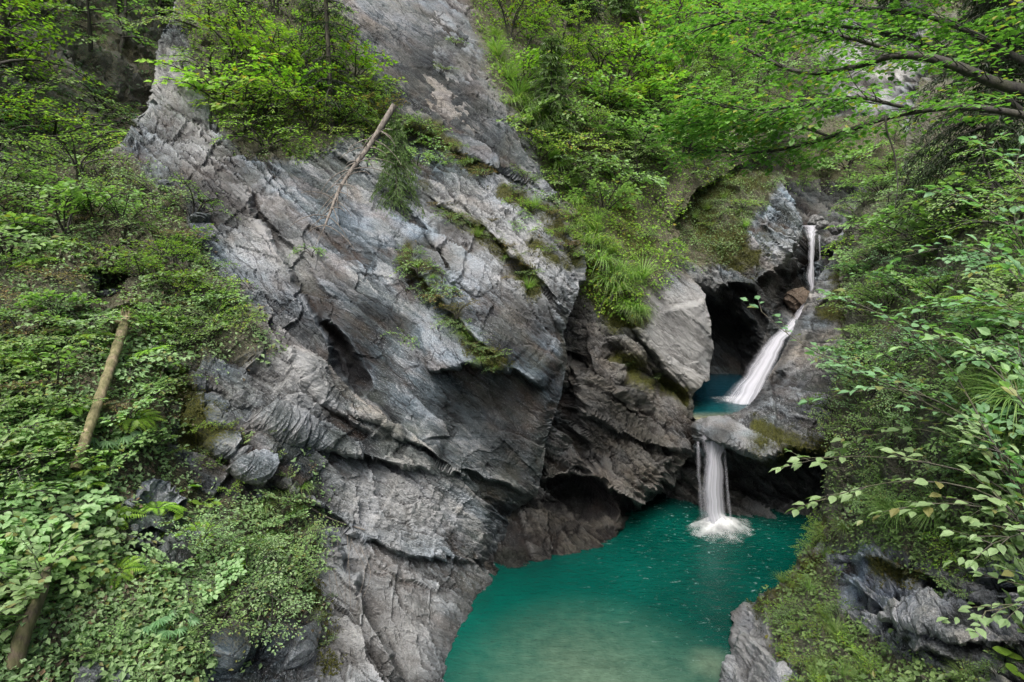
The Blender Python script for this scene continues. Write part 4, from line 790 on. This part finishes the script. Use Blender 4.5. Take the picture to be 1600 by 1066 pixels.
zone(cliff, [(-20, 300), (330, 340), (360, 500), (200, 640), (-20, 640)], 9, ['small0_rust', 'small1_rust'], .5, .9, 'withering brownish bush on the left slope', 'shrub', 'withering bushes on the left slope', 171)
# --- slab ledge
zone(cliff, [(290, -40), (480, -40), (500, 40), (330, 60)], 9, ['spray0_fresh', 'spray1_fresh', 'bush0_fresh', 'spray2_green'], 2., 3.2, 'bright bush at the top of the ledge on the slab cliff', 'shrub', 'bushes at the top of the slab ledge', 121)
zone(cliff, [(320, 90), (450, 60), (590, 120), (600, 180), (470, 225), (380, 220), (330, 160)], 22, ['spray0_fresh', 'spray1_fresh', 'small0_fresh', 'bush1_fresh', 'spray2_fresh', 'small1_fresh'], 1.4, 2.6, 'yellow green bush growing on the slanting ledge of the slab cliff', 'shrub', 'bushes on the slanting slab ledge', 122)
zone(cliff, [(470, 130), (610, 140), (630, 190), (520, 220)], 9, ['small0_rust', 'bush2_green', 'small1_green', 'hang0_green'], 1., 1.7, 'dull green bush at the right end of the slab ledge', 'shrub', 'bushes at the right end of the slab ledge', 123)
for q, k, s, l in (((655, 425), 'hang0_pale', .95, 'pale leafy shrub hanging from the mossy ledge in the middle of the slab'), ((690, 455), 'hang1_pale', .75, 'light green shrub on the mossy ledge in the middle of the slab'), ((632, 530), 'hang1_green', .7, 'lone thin green plant hanging on the smooth slab'),
                   ((487, 395), 'hang0_green', .7, 'thin green plant hanging below the dead spruce'), ((710, 75), 'spray0_fresh', .8, 'small yellow green sapling on the upper slab'), ((690, 115), 'spray1_fresh', .7, 'small sapling low on the upper slab face'), ((740, 540), 'small0_rust', .42, 'brownish green cushion plant at the lower end of the mossy ledge'),
                   ((720, 350), 'hang0_green', .6, 'small green shrub on the upper mossy ledge'), ((600, 240), 'hang1_green', 1., 'green shrub hanging beside the dead spruce trunk'), ((850, 310), 'hang0_pale', .9, 'pale green shrub on the right shoulder of the slab'), ((820, 290), 'small1_green', .8, 'low bush on the right shoulder of the slab')):
    spot(cliff, *q, k, s, l, 'shrub')
for q in ((770, 345), (800, 385), (830, 400), (790, 440), (700, 350)): spot(cliff, *q, 'small0_rust', .3, 'small brownish plant tuft in a crack of the upper slab', 'plant', 'plant tufts in the slab cracks')
for nm, pts, n in (('upper right', [(600, 200), (660, 215), (720, 255), (760, 285)], 9), ('right shoulder', [(790, 305), (850, 335), (905, 400)], 10), ('middle', [(640, 405), (700, 480), (740, 545), (770, 572)], 14), ('upper middle', [(690, 335), (780, 390), (830, 450)], 11)):
    pp = spline(pts+[], n) if False else np.array([[np.interp(t, np.linspace(0, 1, len(pts)), [q[k] for q in pts]) for k in (0, 1)] for t in np.linspace(0, 1, n)])
    for x, y in pp: spot(cliff, x+rnd(-8, 8), y+rnd(-8, 4), random.choice(['small0_rust', 'tuft0', 'small1_green', 'hangtuft0', 'small0_green']), rnd(.35, .85), 'little tuft rooted in the %s mossy ledge of the slab' % nm, 'plant', 'tufts of the %s mossy ledge' % nm)
zone(cliff, [(520, 165), (640, 190), (700, 240), (640, 270), (560, 230)], 16, ['hang0_green', 'spray0_green', 'small0_rust', 'hang1_pale', 'small1_green', 'spray1_fresh'], .9, 1.6, 'straggling bush around the foot of the dead spruce on the slab', 'shrub', 'bushes around the dead spruce foot', 124)
zone(cliff, [(620, 190), (700, 225), (770, 280), (700, 265), (640, 225)], 9, ['hang0_pale', 'small1_fresh', 'hang1_green', 'small0_green'], .5, .95, 'green tufted bush along the upper mossy ledge of the slab', 'shrub', 'bushes along the upper mossy ledge', 125)
zone(cliff, [(625, 395), (690, 440), (740, 520), (770, 575), (700, 510), (650, 450)], 8, ['hang0_pale', 'hang1_pale', 'small1_pale', 'small0_rust'], .4, .8, 'bush rooted in the long middle ledge of the slab', 'shrub', 'bushes in the long middle ledge', 126)
zone(cliff, [(780, 300), (860, 330), (905, 400), (860, 400), (800, 340)], 8, ['hang0_fresh', 'small1_fresh', 'small0_rust', 'hang1_green'], .5, 1., 'bush on the broken right shoulder of the slab', 'shrub', 'bushes on the broken right shoulder', 127)
# --- ridge
for i in range(26):
    t = i/25; x = np.interp(t, [0, .3, .6, 1], [745, 800, 880, 985]); y = np.interp(t, [0, .3, .6, 1], [60, 175, 300, 490]); spot(ridge, x+rnd(8, 34), y+rnd(-12, 12), random.choice(['hangtuft0', 'hangtuft1', 'tuft0']), rnd(.8, 1.4), 'sunlit yellow green grass on the crest along the slab edge', 'grass tuft', 'grass on the crest along the slab edge', off=.12)
zone(ridge, [(720, -40), (860, -60), (940, 60), (860, 110), (790, 60)], 16, ['spray0_fresh', 'bush0_fresh', 'tree0_fresh', 'spray2_green', 'small0_fresh'], 1.8, 3.2, 'sunlit yellow green bush on the ridge top behind the slab', 'shrub', 'bushes on the ridge top', 131)
zone(ridge, [(800, 120), (960, 80), (1080, 120), (1050, 220), (900, 200)], 26, ['tree0_fresh', 'spray0_fresh', 'tree1_fresh', 'spray1_fresh', 'bush0_fresh'], 1.8, 3.0, 'bright yellow green broadleaf tree on the sunny ridge', 'tree', 'trees on the sunny ridge', 132)
zone(ridge, [(800, 190), (920, 200), (1010, 260), (960, 340), (880, 300)], 18, ['bush0_green', 'small0_fresh', 'hang0_green', 'spray1_green', 'bush2_pale'], 1.5, 2.6, 'green shrub on the slope right of the slab edge', 'shrub', 'shrubs right of the slab edge', 133)
zone(ridge, [(940, 180), (1100, 180), (1090, 290), (1020, 330)], 20, ['tree2_green', 'bush0_green', 'spray0_green', 'tree1_pale'], 1.6, 2.8, 'mid green tree above the pale rock plate', 'tree', 'trees above the pale rock plate', 134)
zone(ridge, [(890, 330), (960, 340), (1000, 450), (985, 490), (930, 440)], 12, ['hang0_fresh', 'small0_fresh', 'hang1_fresh'], .8, 1.4, 'hanging green plant over the brown rock wall', 'plant', 'hanging plants over the brown wall', 135)
for q, s in (((910, 350), 1.), ((918, 385), 1.1), ((935, 410), 1.2), ((950, 440), 1.1), ((970, 455), 1.), ((985, 480), .8), ((900, 330), 1.), ((840, 200), 1.3), ((855, 220), 1.2), ((830, 180), 1.2), ((800, 165), 1.)): spot(ridge, *q, 'hangtuft%d' % (s > 1.05), s*1.15, 'bright drooping grass tuft along the ridge edge', 'grass tuft', 'grass tufts along the ridge edge', off=.1)
zone(ridge, [(1010, 330), (1080, 350), (1060, 430), (1000, 400)], 8, ['small0_fresh', 'hang0_fresh', 'small1_green'], .6, 1., 'small green bush just above the pale rock plate', 'shrub', 'bushes just above the pale plate', 136)
for q, s in (((905, 230), .9), ((930, 250), .8), ((945, 270), .7)): spot(ridge, *q, 'small1_rust', s*1.4, 'reddish brown bush among the ridge shrubs', 'shrub', 'reddish bushes on the ridge')
spot(ridge, 857, 215, 'spruce0', 4.6, 'slender young spruce standing on the ridge right of the slab', 'spruce', rz=.4, lean=0)
spot(ridge, 970, 30, 'spruce1', 4.5, 'small spruce high on the ridge', 'spruce', lean=0)
spot(ridge, 905, 20, 'spruce0_d', 5., 'dark spruce at the top of the ridge', 'spruce', lean=0)
for q, s in (((980, 575), .5), ((1020, 595), .45), ((1055, 612), .4)): spot(ridge, *q, 'small0_green', s, 'small green plant in the crack below the pale rock plate', 'plant', 'plants below the pale plate')
# --- knob
zone(knob, [(1060, 290), (1220, 285), (1200, 320), (1150, 380), (1090, 400), (1060, 380)], 18, ['small0_pale', 'small1_fresh', 'tuft0', 'hang0_pale', 'small0_fresh'], .6, 1.1, 'pale green bush on the grassy rock knob', 'shrub', 'bushes on the rock knob', 141)
# --- hillside
zone(hill, [(880, -330), (1300, -330), (1300, -60), (1120, -20), (900, -60)], 16, ['tree0_green', 'tree1_fresh', 'tree2_green'], 6., 9., 'green broadleaf tree high on the far hillside', 'tree', 'trees high on the hillside', 151)
zone(ridge, [(960, -150), (1240, -150), (1240, 100), (1060, 130), (960, 60)], 34, ['tree0_fresh', 'tree1_fresh', 'tree2_fresh'], 3.2, 5.2, 'light green broadleaf tree on the far slope above the gorge', 'tree', 'trees on the far slope above the gorge', 152)
zone(ridge, [(1060, 110), (1240, 90), (1180, 225), (1090, 280)], 24, ['tree0_green', 'tree2_green', 'tree1_pale', 'spray0_green'], 2.4, 3.8, 'mid green tree on the slope above the rock knob', 'tree', 'trees above the rock knob', 153)
zone(hill, [(1240, -300), (1900, -300), (1900, 140), (1420, 120), (1250, 200)], 46, ['tree0_green', 'tree1_dark', 'spruce0_d', 'tree2_dark', 'tree1_green'], 5., 8., 'dark tree on the far hillside behind the overhanging boughs', 'tree', 'dark trees behind the overhanging boughs', 154)
zone(gully, [(1190, 240), (1420, 220), (1400, 300), (1230, 300)], 10, ['tree1_green', 'bush0_green', 'bush2_green'], 1.8, 3., 'dull green bush over the shaded gully wall', 'shrub', 'bushes over the gully wall', 155)
# --- right bank
zone(bank, [(1330, 310), (1420, 260), (1600, 240), (1600, 380), (1420, 400)], 26, ['spray0_pale', 'tree0_pale', 'bush0_green', 'spray1_green', 'tree1_green'], 1.5, 2.6, 'pale green bush on the upper right bank', 'shrub', 'bushes on the upper right bank', 161)
zone(bank, [(1340, 400), (1440, 400), (1440, 620), (1330, 600)], 18, ['bush0_green', 'small0_green', 'spray0_blue', 'bush2_blue'], .9, 1.7, 'bluish green shrub right of the middle waterfall', 'shrub', 'shrubs right of the middle waterfall', 162)
zone(bank, [(1290, 560), (1420, 580), (1430, 700), (1290, 690)], 14, ['small0_pale', 'small1_blue', 'small0_green'], .8, 1.25, 'feathery green bush beside the smooth rock mound', 'shrub', 'feathery bushes by the rock mound', 163, lean=.6)
zone(bank, [(1440, 400), (1600, 380), (1640, 640), (1440, 640)], 22, ['bush1_blue', 'big0_blue', 'bush0_green', 'bush2_dark' if 'bush2_dark' in PROTO else 'bush2_green'], .6, 1.05, 'dark bluish shrub on the steep right bank', 'shrub', 'dark shrubs on the steep right bank', 164)
zone(bank, [(1300, 700), (1440, 680), (1600, 660), (1600, 800), (1440, 820), (1300, 800)], 22, ['bush0_green', 'bush1_pale', 'small0_green', 'herb0_pale'], .45, .75, 'leafy green shrub hanging over the right side of the pool', 'shrub', 'shrubs hanging over the pool', 165, lean=.6)
zone(bank, [(1285, 815), (1300, 850), (1250, 900), (1215, 930), (1250, 880), (1270, 830)], 12, ['small0_fresh', 'small1_fresh', 'tuft0'], .32, .55, 'yellow green plant on the rim of the right bank', 'plant', 'plants on the rim of the right bank', 166)
zone(bank, [(1210, 930), (1270, 900), (1320, 960), (1380, 1060), (1250, 1080), (1220, 1000)], 20, ['small0_fresh', 'small1_green', 'tuft1', 'small1_fresh', 'bush0_fresh'], .28, .5, 'small fresh green plant on the lower right bank', 'plant', 'plants on the lower right bank', 167)
for q, s in (((1235, 965), .5), ((1225, 975), .45)): spot(bank, *q, 'small0_pale', s, 'whitish green low bush on the near right bank', 'shrub', 'whitish bushes on the near right bank')
for q, s in (((1300, 985), .5), ((1310, 1000), .45), ((1285, 955), .42), ((1330, 1020), .4), ((1270, 1040), .4), ((1350, 1050), .4), ((1500, 1055), .4)): spot(bank, *q, 'tuft1', s, 'arching green grass tuft on the near right bank', 'grass tuft', 'grass tufts on the near right bank')
for q, s in (((1390, 790), .75), ((1410, 800), .7), ((1345, 790), .7), ((1430, 810), .7), ((1470, 800), .6), ((1375, 810), .6), ((1320, 830), .5), ((1295, 840), .5)): spot(bank, *q, 'hangtuft1', s, 'long drooping grass tuft above the slate of the right bank', 'grass tuft', 'long grass tufts above the right slate', off=.1)
for q, s in (((1560, 590), .75), ((1590, 560), .8), ((1570, 640), .7), ((1610, 620), .8), ((1540, 610), .6), ((1590, 680), .7)): spot(bank, *q, 'hangtuft0', s*1.1, 'long fresh grass tuft at the right edge of the picture', 'grass tuft', 'long grass tufts at the right edge', off=.15)
zone(bank, [(1440, 830), (1520, 830), (1510, 960), (1450, 930)], 10, ['small0_green', 'hang0_fresh', 'small1_fresh'], .32, .55, 'hanging leafy plant on the slate of the right bank', 'plant', 'hanging plants on the right slate', 168)
for i, (q, s) in enumerate((((1590, 440), .7), ((1590, 500), .6), ((1530, 480), .55), ((1480, 380), .8))): spot(bank, *q, f'fern{i%2}', s, 'light fern on the steep right bank', 'fern', 'ferns on the right bank', off=.1)
spot(bank, 1575, 1050, 'butter', .38, 'plant with round green leaves in the bottom right corner', 'plant')
zone(bank, [(1500, 1000), (1600, 1010), (1600, 1070), (1500, 1070)], 5, ['small1_green', 'herb0_green'], .22, .36, 'small leafy plant in the bottom right corner', 'plant', 'plants in the bottom right corner', 169)

# ------------------------------------------------------------------ single trees, boughs, logs
def solid(name, loc, label, cat, parts, group=None):
    r = tag(empty(name, loc), label, cat, group)
    for nm, me, m in parts:
        o = link(nm, me, m, r); o.matrix_parent_inverse = r.matrix_basis.inverted()
    return r
def offset_mesh(me, loc, sc=1.):
    me.transform(__import__('mathutils').Matrix.Translation(loc) @ __import__('mathutils').Matrix.Scale(sc, 4)); return me
random.seed(21)
# spruce on the slab ledge, its boughs drooping
P0, _ = cliff.hit(518, 205); a = spruce(11., 24, 2.2, .9, 1.1, .17, bare=.55, trunk=.011)
r = tag(empty('spruce', tuple(P0)), 'tall dark spruce with thin drooping boughs rising from the slab ledge', 'spruce')
for nm, me, m in (('needles', a[0].mesh('n'), LM['needle']), ('boughs', a[1].mesh('b'), BARKD), ('trunk', a[2].mesh('t'), BARK)): link(nm, me, m, r)
a = spruce(3.2, 11, 1.7, 1.5, .8, .16); P0, _ = cliff.hit(622, 320)
r = tag(empty('young_spruce', tuple(P0)), 'small drooping spruce right of the dead trunk on the slab', 'spruce')
for nm, me, m in (('needles', a[0].mesh('n'), LM['needle_l']), ('boughs', a[1].mesh('b'), BARKD), ('trunk', a[2].mesh('t'), BARKD)): link(nm, me, m, r)
# dark conifer on the right
P0, _ = bank.hit(1530, 330); a = spruce(11., 26, 3.0, 1.1, 1.2, .2)
r = tag(empty('spruce', tuple(P0)), 'big dark spruce with hanging boughs on the upper right bank', 'spruce')
for nm, me, m in (('needles', a[0].mesh('n'), LM['needle']), ('boughs', a[1].mesh('b'), BARKD), ('trunk', a[2].mesh('t'), BARKD)): link(nm, me, m, r)
# dead spruce trunk lying head down on the slab
TR, TB = Tubes(), Tubes(); pl = spline([at(616, 165, 20.4), at(575, 232, 20.1), at(533, 288, 19.2), at(508, 352, 18.2)], 16); TR.add(pl, .12, .035, 7, .05)
for i in range(3, 16):
    for s in (-1, 1, 0):
        q = pl[i]; d = unit(np.array([s*.8+rnd(-.3, .3), rnd(-.8, .1), rnd(-.5, .4)])); ln = rnd(.6, 1.5); pts = [q.copy()]
        for k in range(6): d = unit(d-UP*.16+rv(.05)); q = q+d*ln/6; pts.append(q.copy())
        TB.add(pts, .022, .007, 4)
solid('dead_spruce', tuple(pl[0]), 'dead bare spruce trunk with dry twigs leaning head down over the slab', 'dead tree', [('trunk', TR.mesh('t'), DEADW), ('dry_twigs', TB.mesh('w'), DEADW)])
# mossy log on the left slope
def on(ms, x, y, off): P, Nn = ms.hit(x, y); return P+Nn*off
TR = Tubes(); pl = spline([on(cliff, 192, 508, .45), on(cliff, 183, 555, .52), on(cliff, 168, 610, .55), on(cliff, 152, 660, .5), on(cliff, 138, 705, .42), on(cliff, 118, 750, .25)], 26)
for _ in range(60): pl[1:-1] = (pl[:-2]+pl[2:])/2
TR.add(pl, .105, .085, 12, .10)
for _k in range(9): _a = _k*.7; TR.add([pl[0]+np.array([math.cos(_a), math.sin(_a), -.4])*.072, pl[0]+np.array([math.cos(_a)*.085, math.sin(_a)*.085, rnd(.05, .3)])], .045, .004, 5)
ST = Tubes(); ST.add([pl[1], pl[1]+np.array([-.22, -.1, .06]), pl[1]+np.array([-.4, -.12, .16])], .06, .02, 6); ST.add([pl[1], pl[1]+np.array([.2, -.1, .1])], .06, .015, 6)
solid('mossy_log', tuple(pl[-1]), 'mossy pale log leaning upright on the left slope', 'log', [('trunk', TR.mesh('t'), BARKM), ('branch_stub', ST.mesh('s'), BARKM)])
# leaning trunk with hazel leaves bottom left
TR = Tubes(); b0 = on(cliff, 18, 1048, .1); t0 = at(66, 925, 8.2); pl = spline([b0, (b0+t0)/2+np.array([-.02, -.05, 0]), t0, at(72, 895, 8.6), at(78, 870, 9.1)], 20); TR.add(pl, .12, .035, 9, .04)
LV, TB = Leaves(), Tubes()
for i in range(6, 20):
    for _ in range(3):
        d = unit(np.array([rnd(-1.2, .35), rnd(-1, .3), rnd(-.1, .5)])); tp = leafy_twig(LV, pl[i], d, rnd(.5, 1.), .15, .085, .8, 1.1, rnd(.4, .8), .2); TB.add(tp, .009, .003, 4)
solid('hazel_tree', tuple(b0), 'leaning brown hazel trunk with broad pale leaves at the bottom left', 'tree', [('trunk', TR.mesh('t'), BARKN), ('twigs', TB.mesh('w'), BARK), ('crown', LV.mesh('c', 'oval'), LM['pale'])])
# dry sticks
def stick(pts, r0, r1, label, cat='branch', mat=DEADW, name='fallen_branch'):
    T = Tubes(); p = spline(pts, 12); T.add(p, r0, r1, 6, .04); return tag(link(name, T.mesh(name), mat), label, cat)
stick([on(cliff, 258, 515, .25), on(cliff, 243, 600, .28), on(cliff, 228, 705, .2)], .022, .014, 'thin upright dry stem right of the mossy log')
stick([on(cliff, 360, 715, .2), on(cliff, 430, 755, .22), on(cliff, 500, 795, .22), on(cliff, 565, 832, .12)], .035, .014, 'long pale dead branch lying across the ledges below the slab')
stick([on(cliff, 300, 1035, .2), on(cliff, 345, 1015, .22), on(cliff, 370, 985, .3)], .02, .008, 'short bare twig at the bottom of the left thicket')
stick([on(ridge, 985, 30, .8), on(ridge, 1000, 70, .9), on(ridge, 1022, 118, .5)], .09, .05, 'pale dead tree stem among the ridge bushes', 'dead tree', DEADW, 'dead_tree')
for i in range(7):
    x = 530+i*9; T = [on(cliff, x-20+rnd(-5, 5), 840+rnd(-10, 10), .06), on(cliff, x-14, 900, .22), on(cliff, x-22+rnd(-8, 8), 950+rnd(0, 30), .1)]
    stick(T, .007, .004, 'thin pale root hanging over the lower slab strata', 'root', DEADW, 'hanging_root')['group'] = 'roots over the lower strata'

# overhanging tree at the top right: trunk stands on the bank outside the frame, its limbs reach in over the gorge
random.seed(33)
TR, TB, LV = Tubes(), Tubes(), Leaves()
tb = np.array([8.6, 7.6, 8.2]); tk = spline([tb, tb+np.array([-.15, .1, 2.6]), tb+np.array([-.3, .1, 4.6]), tb+np.array([-.2, .3, 8])], 14); TR.add(tk, .24, .08, 10, .03)
limbs = [([tk[7], at(1640, 150, 7.9), at(1560, 135, 8.1), at(1480, 95, 8.3), at(1400, 80, 8.6), at(1330, 110, 8.9), at(1250, 118, 9.4), at(1150, 70, 9.8)], .10),
         ([tk[5], at(1640, 188, 7.6), at(1520, 165, 7.8), at(1430, 172, 8.), at(1360, 190, 8.3), at(1300, 215, 8.6), at(1200, 240, 9.), at(1090, 235, 9.4)], .065),
         ([tk[7], at(1620, 110, 8.2), at(1540, 60, 8.8), at(1440, 20, 9.2), at(1320, 10, 9.8), at(1180, -10, 10.4)], .06),
         ([tk[5], at(1630, 200, 8.6), at(1530, 120, 9.2), at(1420, 55, 9.4), at(1300, 40, 9.6), at(1170, 20, 10.), at(1060, 20, 10.3)], .05),
         ([at(1400, 80, 8.6), at(1330, 60, 8.4), at(1240, 40, 8.3), at(1150, 30, 8.4), at(1060, 55, 8.6)], .03),
         ([at(1430, 172, 8.), at(1340, 150, 7.9), at(1250, 165, 7.9), at(1170, 175, 8.), at(1100, 160, 8.2)], .028),
         ([at(1300, 215, 8.6), at(1230, 190, 8.7), at(1160, 195, 8.8), at(1080, 190, 9.)], .02),
         ([at(1383, 178, 8.), at(1385, 205, 7.9), at(1398, 240, 7.8), at(1403, 290, 7.8), at(1398, 330, 7.8)], .016),
         ([tk[9], at(1620, 20, 8.), at(1530, -20, 8.4), at(1420, -40, 8.8), at(1300, -40, 9.2)], .06)]
for k, (pts, r0) in enumerate(limbs):
    n = 26; pl = spline(pts, n); TB.add(pl, r0, r0*.22, 7, .05)
    if k == 7:
        for i in (22, 25): leafy_twig(LV, pl[i], rv(1.), .3, .10, .06, .8, 1., .5, .25)
        continue
    for i in range(7 if k < 4 else 3, n):
        for sd in (-1, 1):
            d0 = unit(pl[min(i+1, n-1)]-pl[i-1]); side = unit(np.cross(d0, UP))*sd; ln = rnd(.45, 1.0)*(1.1-.4*i/n); d = unit(d0*.9+side*rnd(.5, 1.)+UP*rnd(-.15, .25)); q = pl[i].copy(); bp = [q.copy()]
            for j in range(5):
                d = unit(d+rv(.08)-UP*.04); q = q+d*ln/5; bp.append(q.copy())
                for s2 in (-1, 1):
                    if random.random() < .5: leafy_twig(LV, q, unit(d*.7+unit(np.cross(d, UP))*s2+rv(.1)), rnd(.18, .38), .098, .062, .78, 1.15, rnd(.35, .75), .22)
            leafy_twig(LV, q, d, .25, .098, .06, .78, 1.1, .6, .22); TB.add(bp, .010, .003, 4)
solid('overhanging_tree', tuple(tb), 'tree whose dark crooked limbs and green leaves reach in at the top right', 'tree', [('trunk', TR.mesh('t'), BARKD), ('limbs', TB.mesh('l'), BARKD), ('crown', LV.mesh('c', 'oval'), LM['canopy'])])

# near shrubs on the right whose long twigs with broad leaves reach over the gorge
def near_shrub(label, base, twigs, leaf, mat, seed, dens=1., name='hazel_shrub', gap=.62):
    random.seed(seed); TB, LV = Tubes(), Leaves()
    for pts, r0 in twigs:
        n = 22; pl = spline([base]+pts, n); TB.add(pl, r0, .003, 6, .04)
        for i in range(5, n):
            for sd in (-1, 1):
                if random.random() < .72*dens:
                    d0 = unit(pl[min(i+1, n-1)]-pl[i-1]); side = unit(np.cross(d0, UP))*sd
                    tp = leafy_twig(LV, pl[i], unit(d0*.9+side*rnd(.3, 1)+UP*rnd(0, .4)), rnd(.2, .5)*(1.1-.4*i/n), leaf, leaf*gap, .62, 1.05, rnd(.35, .8), .25); TB.add(tp, .005, .002, 4)
        leafy_twig(LV, pl[-1], pl[-1]-pl[-2], .25, leaf, leaf*.6, .62, 1., .6, .22)
    return solid(name, tuple(base), label, 'shrub', [('twigs', TB.mesh('w'), BARK), ('leaves', LV.mesh('l', 'oval'), LM[mat])])
B1 = np.array([5.2, 4.6, 6.6])
near_shrub('near shrub with long bare twigs and round leaves reaching left towards the middle fall', B1, [([at(1560, 690, 5.2), at(1440, 625, 5.6), at(1340, 580, 6.), at(1250, 540, 6.4), at(1190, 487, 6.8)], .016), ([at(1540, 670, 5.), at(1480, 560, 5.4), at(1400, 500, 5.8), at(1330, 470, 6.2)], .013), ([at(1570, 700, 5.2), at(1500, 640, 5.2), at(1400, 600, 5.4), at(1300, 620, 5.8)], .012)], .115, 'blue', 5, .8)
near_shrub('near shrub with bright oval leaves hanging over the right pool edge', np.array([5.4, 4.9, 5.2]), [([at(1600, 770, 5.), at(1500, 730, 5.2), at(1400, 715, 5.6), at(1300, 710, 6.), at(1265, 720, 6.2)], .016), ([at(1590, 780, 4.8), at(1480, 750, 5.), at(1380, 750, 5.4), at(1290, 780, 5.8)], .014), ([at(1600, 800, 4.8), at(1520, 790, 4.8), at(1450, 780, 5.), at(1390, 800, 5.2)], .012), ([at(1600, 760, 5.), at(1520, 690, 5.4), at(1420, 660, 5.8), at(1340, 690, 6.2)], .012)], .135, 'pale', 6, 1.)
near_shrub('near shrub with dark leaves in front of the upper right bank', np.array([5.6, 4.6, 8.6]), [([at(1620, 470, 5.), at(1560, 400, 5.2), at(1500, 380, 5.5), at(1420, 400, 5.9)], .014), ([at(1630, 440, 5.), at(1580, 350, 5.3), at(1520, 310, 5.6), at(1460, 300, 6.)], .013), ([at(1620, 500, 5.), at(1540, 470, 5.2), at(1460, 480, 5.5)], .012), ([at(1640, 420, 5.), at(1600, 280, 5.4), at(1550, 230, 5.8)], .012)], .12, 'blue', 7, .9)
near_shrub('closest leaf spray with pale round leaves at the right edge below the middle', np.array([4.2, 3.2, 6.6]), [([at(1640, 900, 3.6), at(1590, 950, 3.6), at(1540, 955, 3.6)], .008), ([at(1640, 820, 3.6), at(1600, 830, 3.6), at(1550, 850, 3.7)], .008), ([at(1640, 760, 3.7), at(1580, 720, 3.8), at(1540, 690, 4.)], .008)], .085, 'pale', 8, .75)
near_shrub('near shrub with rounded leaves on thin stems above the grass of the right edge', np.array([5.2, 4.5, 6.9]), [([at(1610, 640, 4.8), at(1540, 560, 5.), at(1480, 520, 5.2), at(1420, 540, 5.5)], .012), ([at(1620, 620, 4.8), at(1580, 520, 5.), at(1520, 560, 5.2)], .01)], .12, 'pale', 9, .8)

# loose stones
def stone(loc, s, seed, label, group=None, flat=.5, mat=ROCKP):
    import bmesh
    bm = bmesh.new(); bmesh.ops.create_icosphere(bm, subdivisions=4, radius=1.); co = np.array([v.co[:] for v in bm.verts]); k = co*1.
    r = 1+.45*fbm(k*.9+seed*7, seed, 4)+.12*fbm(k*3+seed, seed, 3); cell = np.round((k@BN+.2*fbm(k*1.3, seed, 2))*2.2)/2.2; k = k*r[:, None]+BN*((cell-k@BN)*.8)[:, None]; k = k*np.array([1, .8, flat])*s
    for v, c in zip(bm.verts, k): v.co = c
    me = bpy.data.meshes.new('stone'); bm.to_mesh(me); bm.free(); o = link('stone', me, mat); o.location = loc; o.rotation_euler = (rnd(-.2, .2), rnd(-.1, .4), rnd(0, 6)); me.update(); nvt = len(me.vertices)
    for kk, val in (('tone', (.55, .2, .2)), ('tone_b', (.3, .4, .3)), ('warp', (0, 0, 0))): me.attributes.new(kk, 'FLOAT_VECTOR', 'POINT').data.foreach_set('vector', np.tile(np.array(val, np.float32), nvt)+(np.repeat(.2*fbm(co*1.7+seed, seed, 3), 3).astype(np.float32)))
    me.attributes.new('drift', 'FLOAT', 'POINT').data.foreach_set('value', np.full(nvt, .5, np.float32))
    return tag(o, label, 'stone', group)
random.seed(3)
for q, s, l in (((310, 338), .34, 'flat pale stone lying on the upper left slope'), ((262, 290), .3, 'grey stone under the left end of the slab'), ((248, 320), .24, 'small grey stone on the scree below the cliff edge'), ((140, 445), .28, 'slab of stone at the dark hollow on the left slope'), ((165, 460), .24, 'rounded stone above the mossy log'),
                ((145, 1050), .26, 'dark stone at the bottom left edge'), ((180, 1060), .2, 'small grey stone beside the bottom left plants'), ((275, 930), .16, 'pale stone inside the left thicket')):
    P, Nn = cliff.hit(*q); stone(P+Nn*.05, s, int(q[0]), l, mat=ROCK)
for q, d, s, l in (((1284, 352), 33.5, .34, 'wet boulder at the lip of the topmost waterfall'), ((1308, 356), 33.2, .42, 'pale boulder right of the topmost waterfall lip'), ((1275, 345), 36., .4, 'stone in the stream above the topmost fall'), ((1302, 378), 32.8, .4, 'grey boulder leaning at the top of the right bank'), ((1246, 468), 31.2, .75, 'orange stained boulder beside the topmost waterfall')):
    stone(tuple(at(*q, d)), s, int(q[0]), l, flat=.8, mat=ROCKP if 'orange' not in l else RUST)
# ------------------------------------------------------------------ light and render setup
SUN_EL, SUN_AZ = math.radians(62), math.radians(198)    # azimuth clockwise from +Y
sd = bpy.data.lights.new('sun', 'SUN'); so = bpy.data.objects.new('sun', sd); col.objects.link(so)
sd.energy = 5.; sd.angle = math.radians(40); sd.color = (1., .975, .94)
dv = Vector((math.sin(SUN_AZ)*math.cos(SUN_EL), math.cos(SUN_AZ)*math.cos(SUN_EL), math.sin(SUN_EL)))
so.rotation_euler = (-dv).to_track_quat('-Z', 'Y').to_euler()
w = bpy.data.worlds.new('World'); scene.world = w; w.use_nodes = True; nt = w.node_tree; nt.nodes.clear()
sk = nt.nodes.new('ShaderNodeTexSky'); sk.sky_type = 'NISHITA'; sk.sun_disc = False; sk.sun_elevation = SUN_EL; sk.sun_rotation = SUN_AZ
sk.air_density = 1.; sk.dust_density = 9.; sk.ozone_density = 4.
bg = nt.nodes.new('ShaderNodeBackground'); bg.inputs[1].default_value = .15
ow = nt.nodes.new('ShaderNodeOutputWorld'); nt.links.new(sk.outputs[0], bg.inputs[0]); nt.links.new(bg.outputs[0], ow.inputs[0])
scene.view_settings.view_transform = 'Standard'; scene.view_settings.look = 'None'; scene.view_settings.exposure = 0
scene.render.engine = 'CYCLES'
scene.cycles.max_bounces = 6; scene.cycles.diffuse_bounces = 4; scene.cycles.glossy_bounces = 2; scene.cycles.transmission_bounces = 3; scene.cycles.transparent_max_bounces = 10
scene.cycles.use_denoising = True
scene.cycles.adaptive_threshold = .03
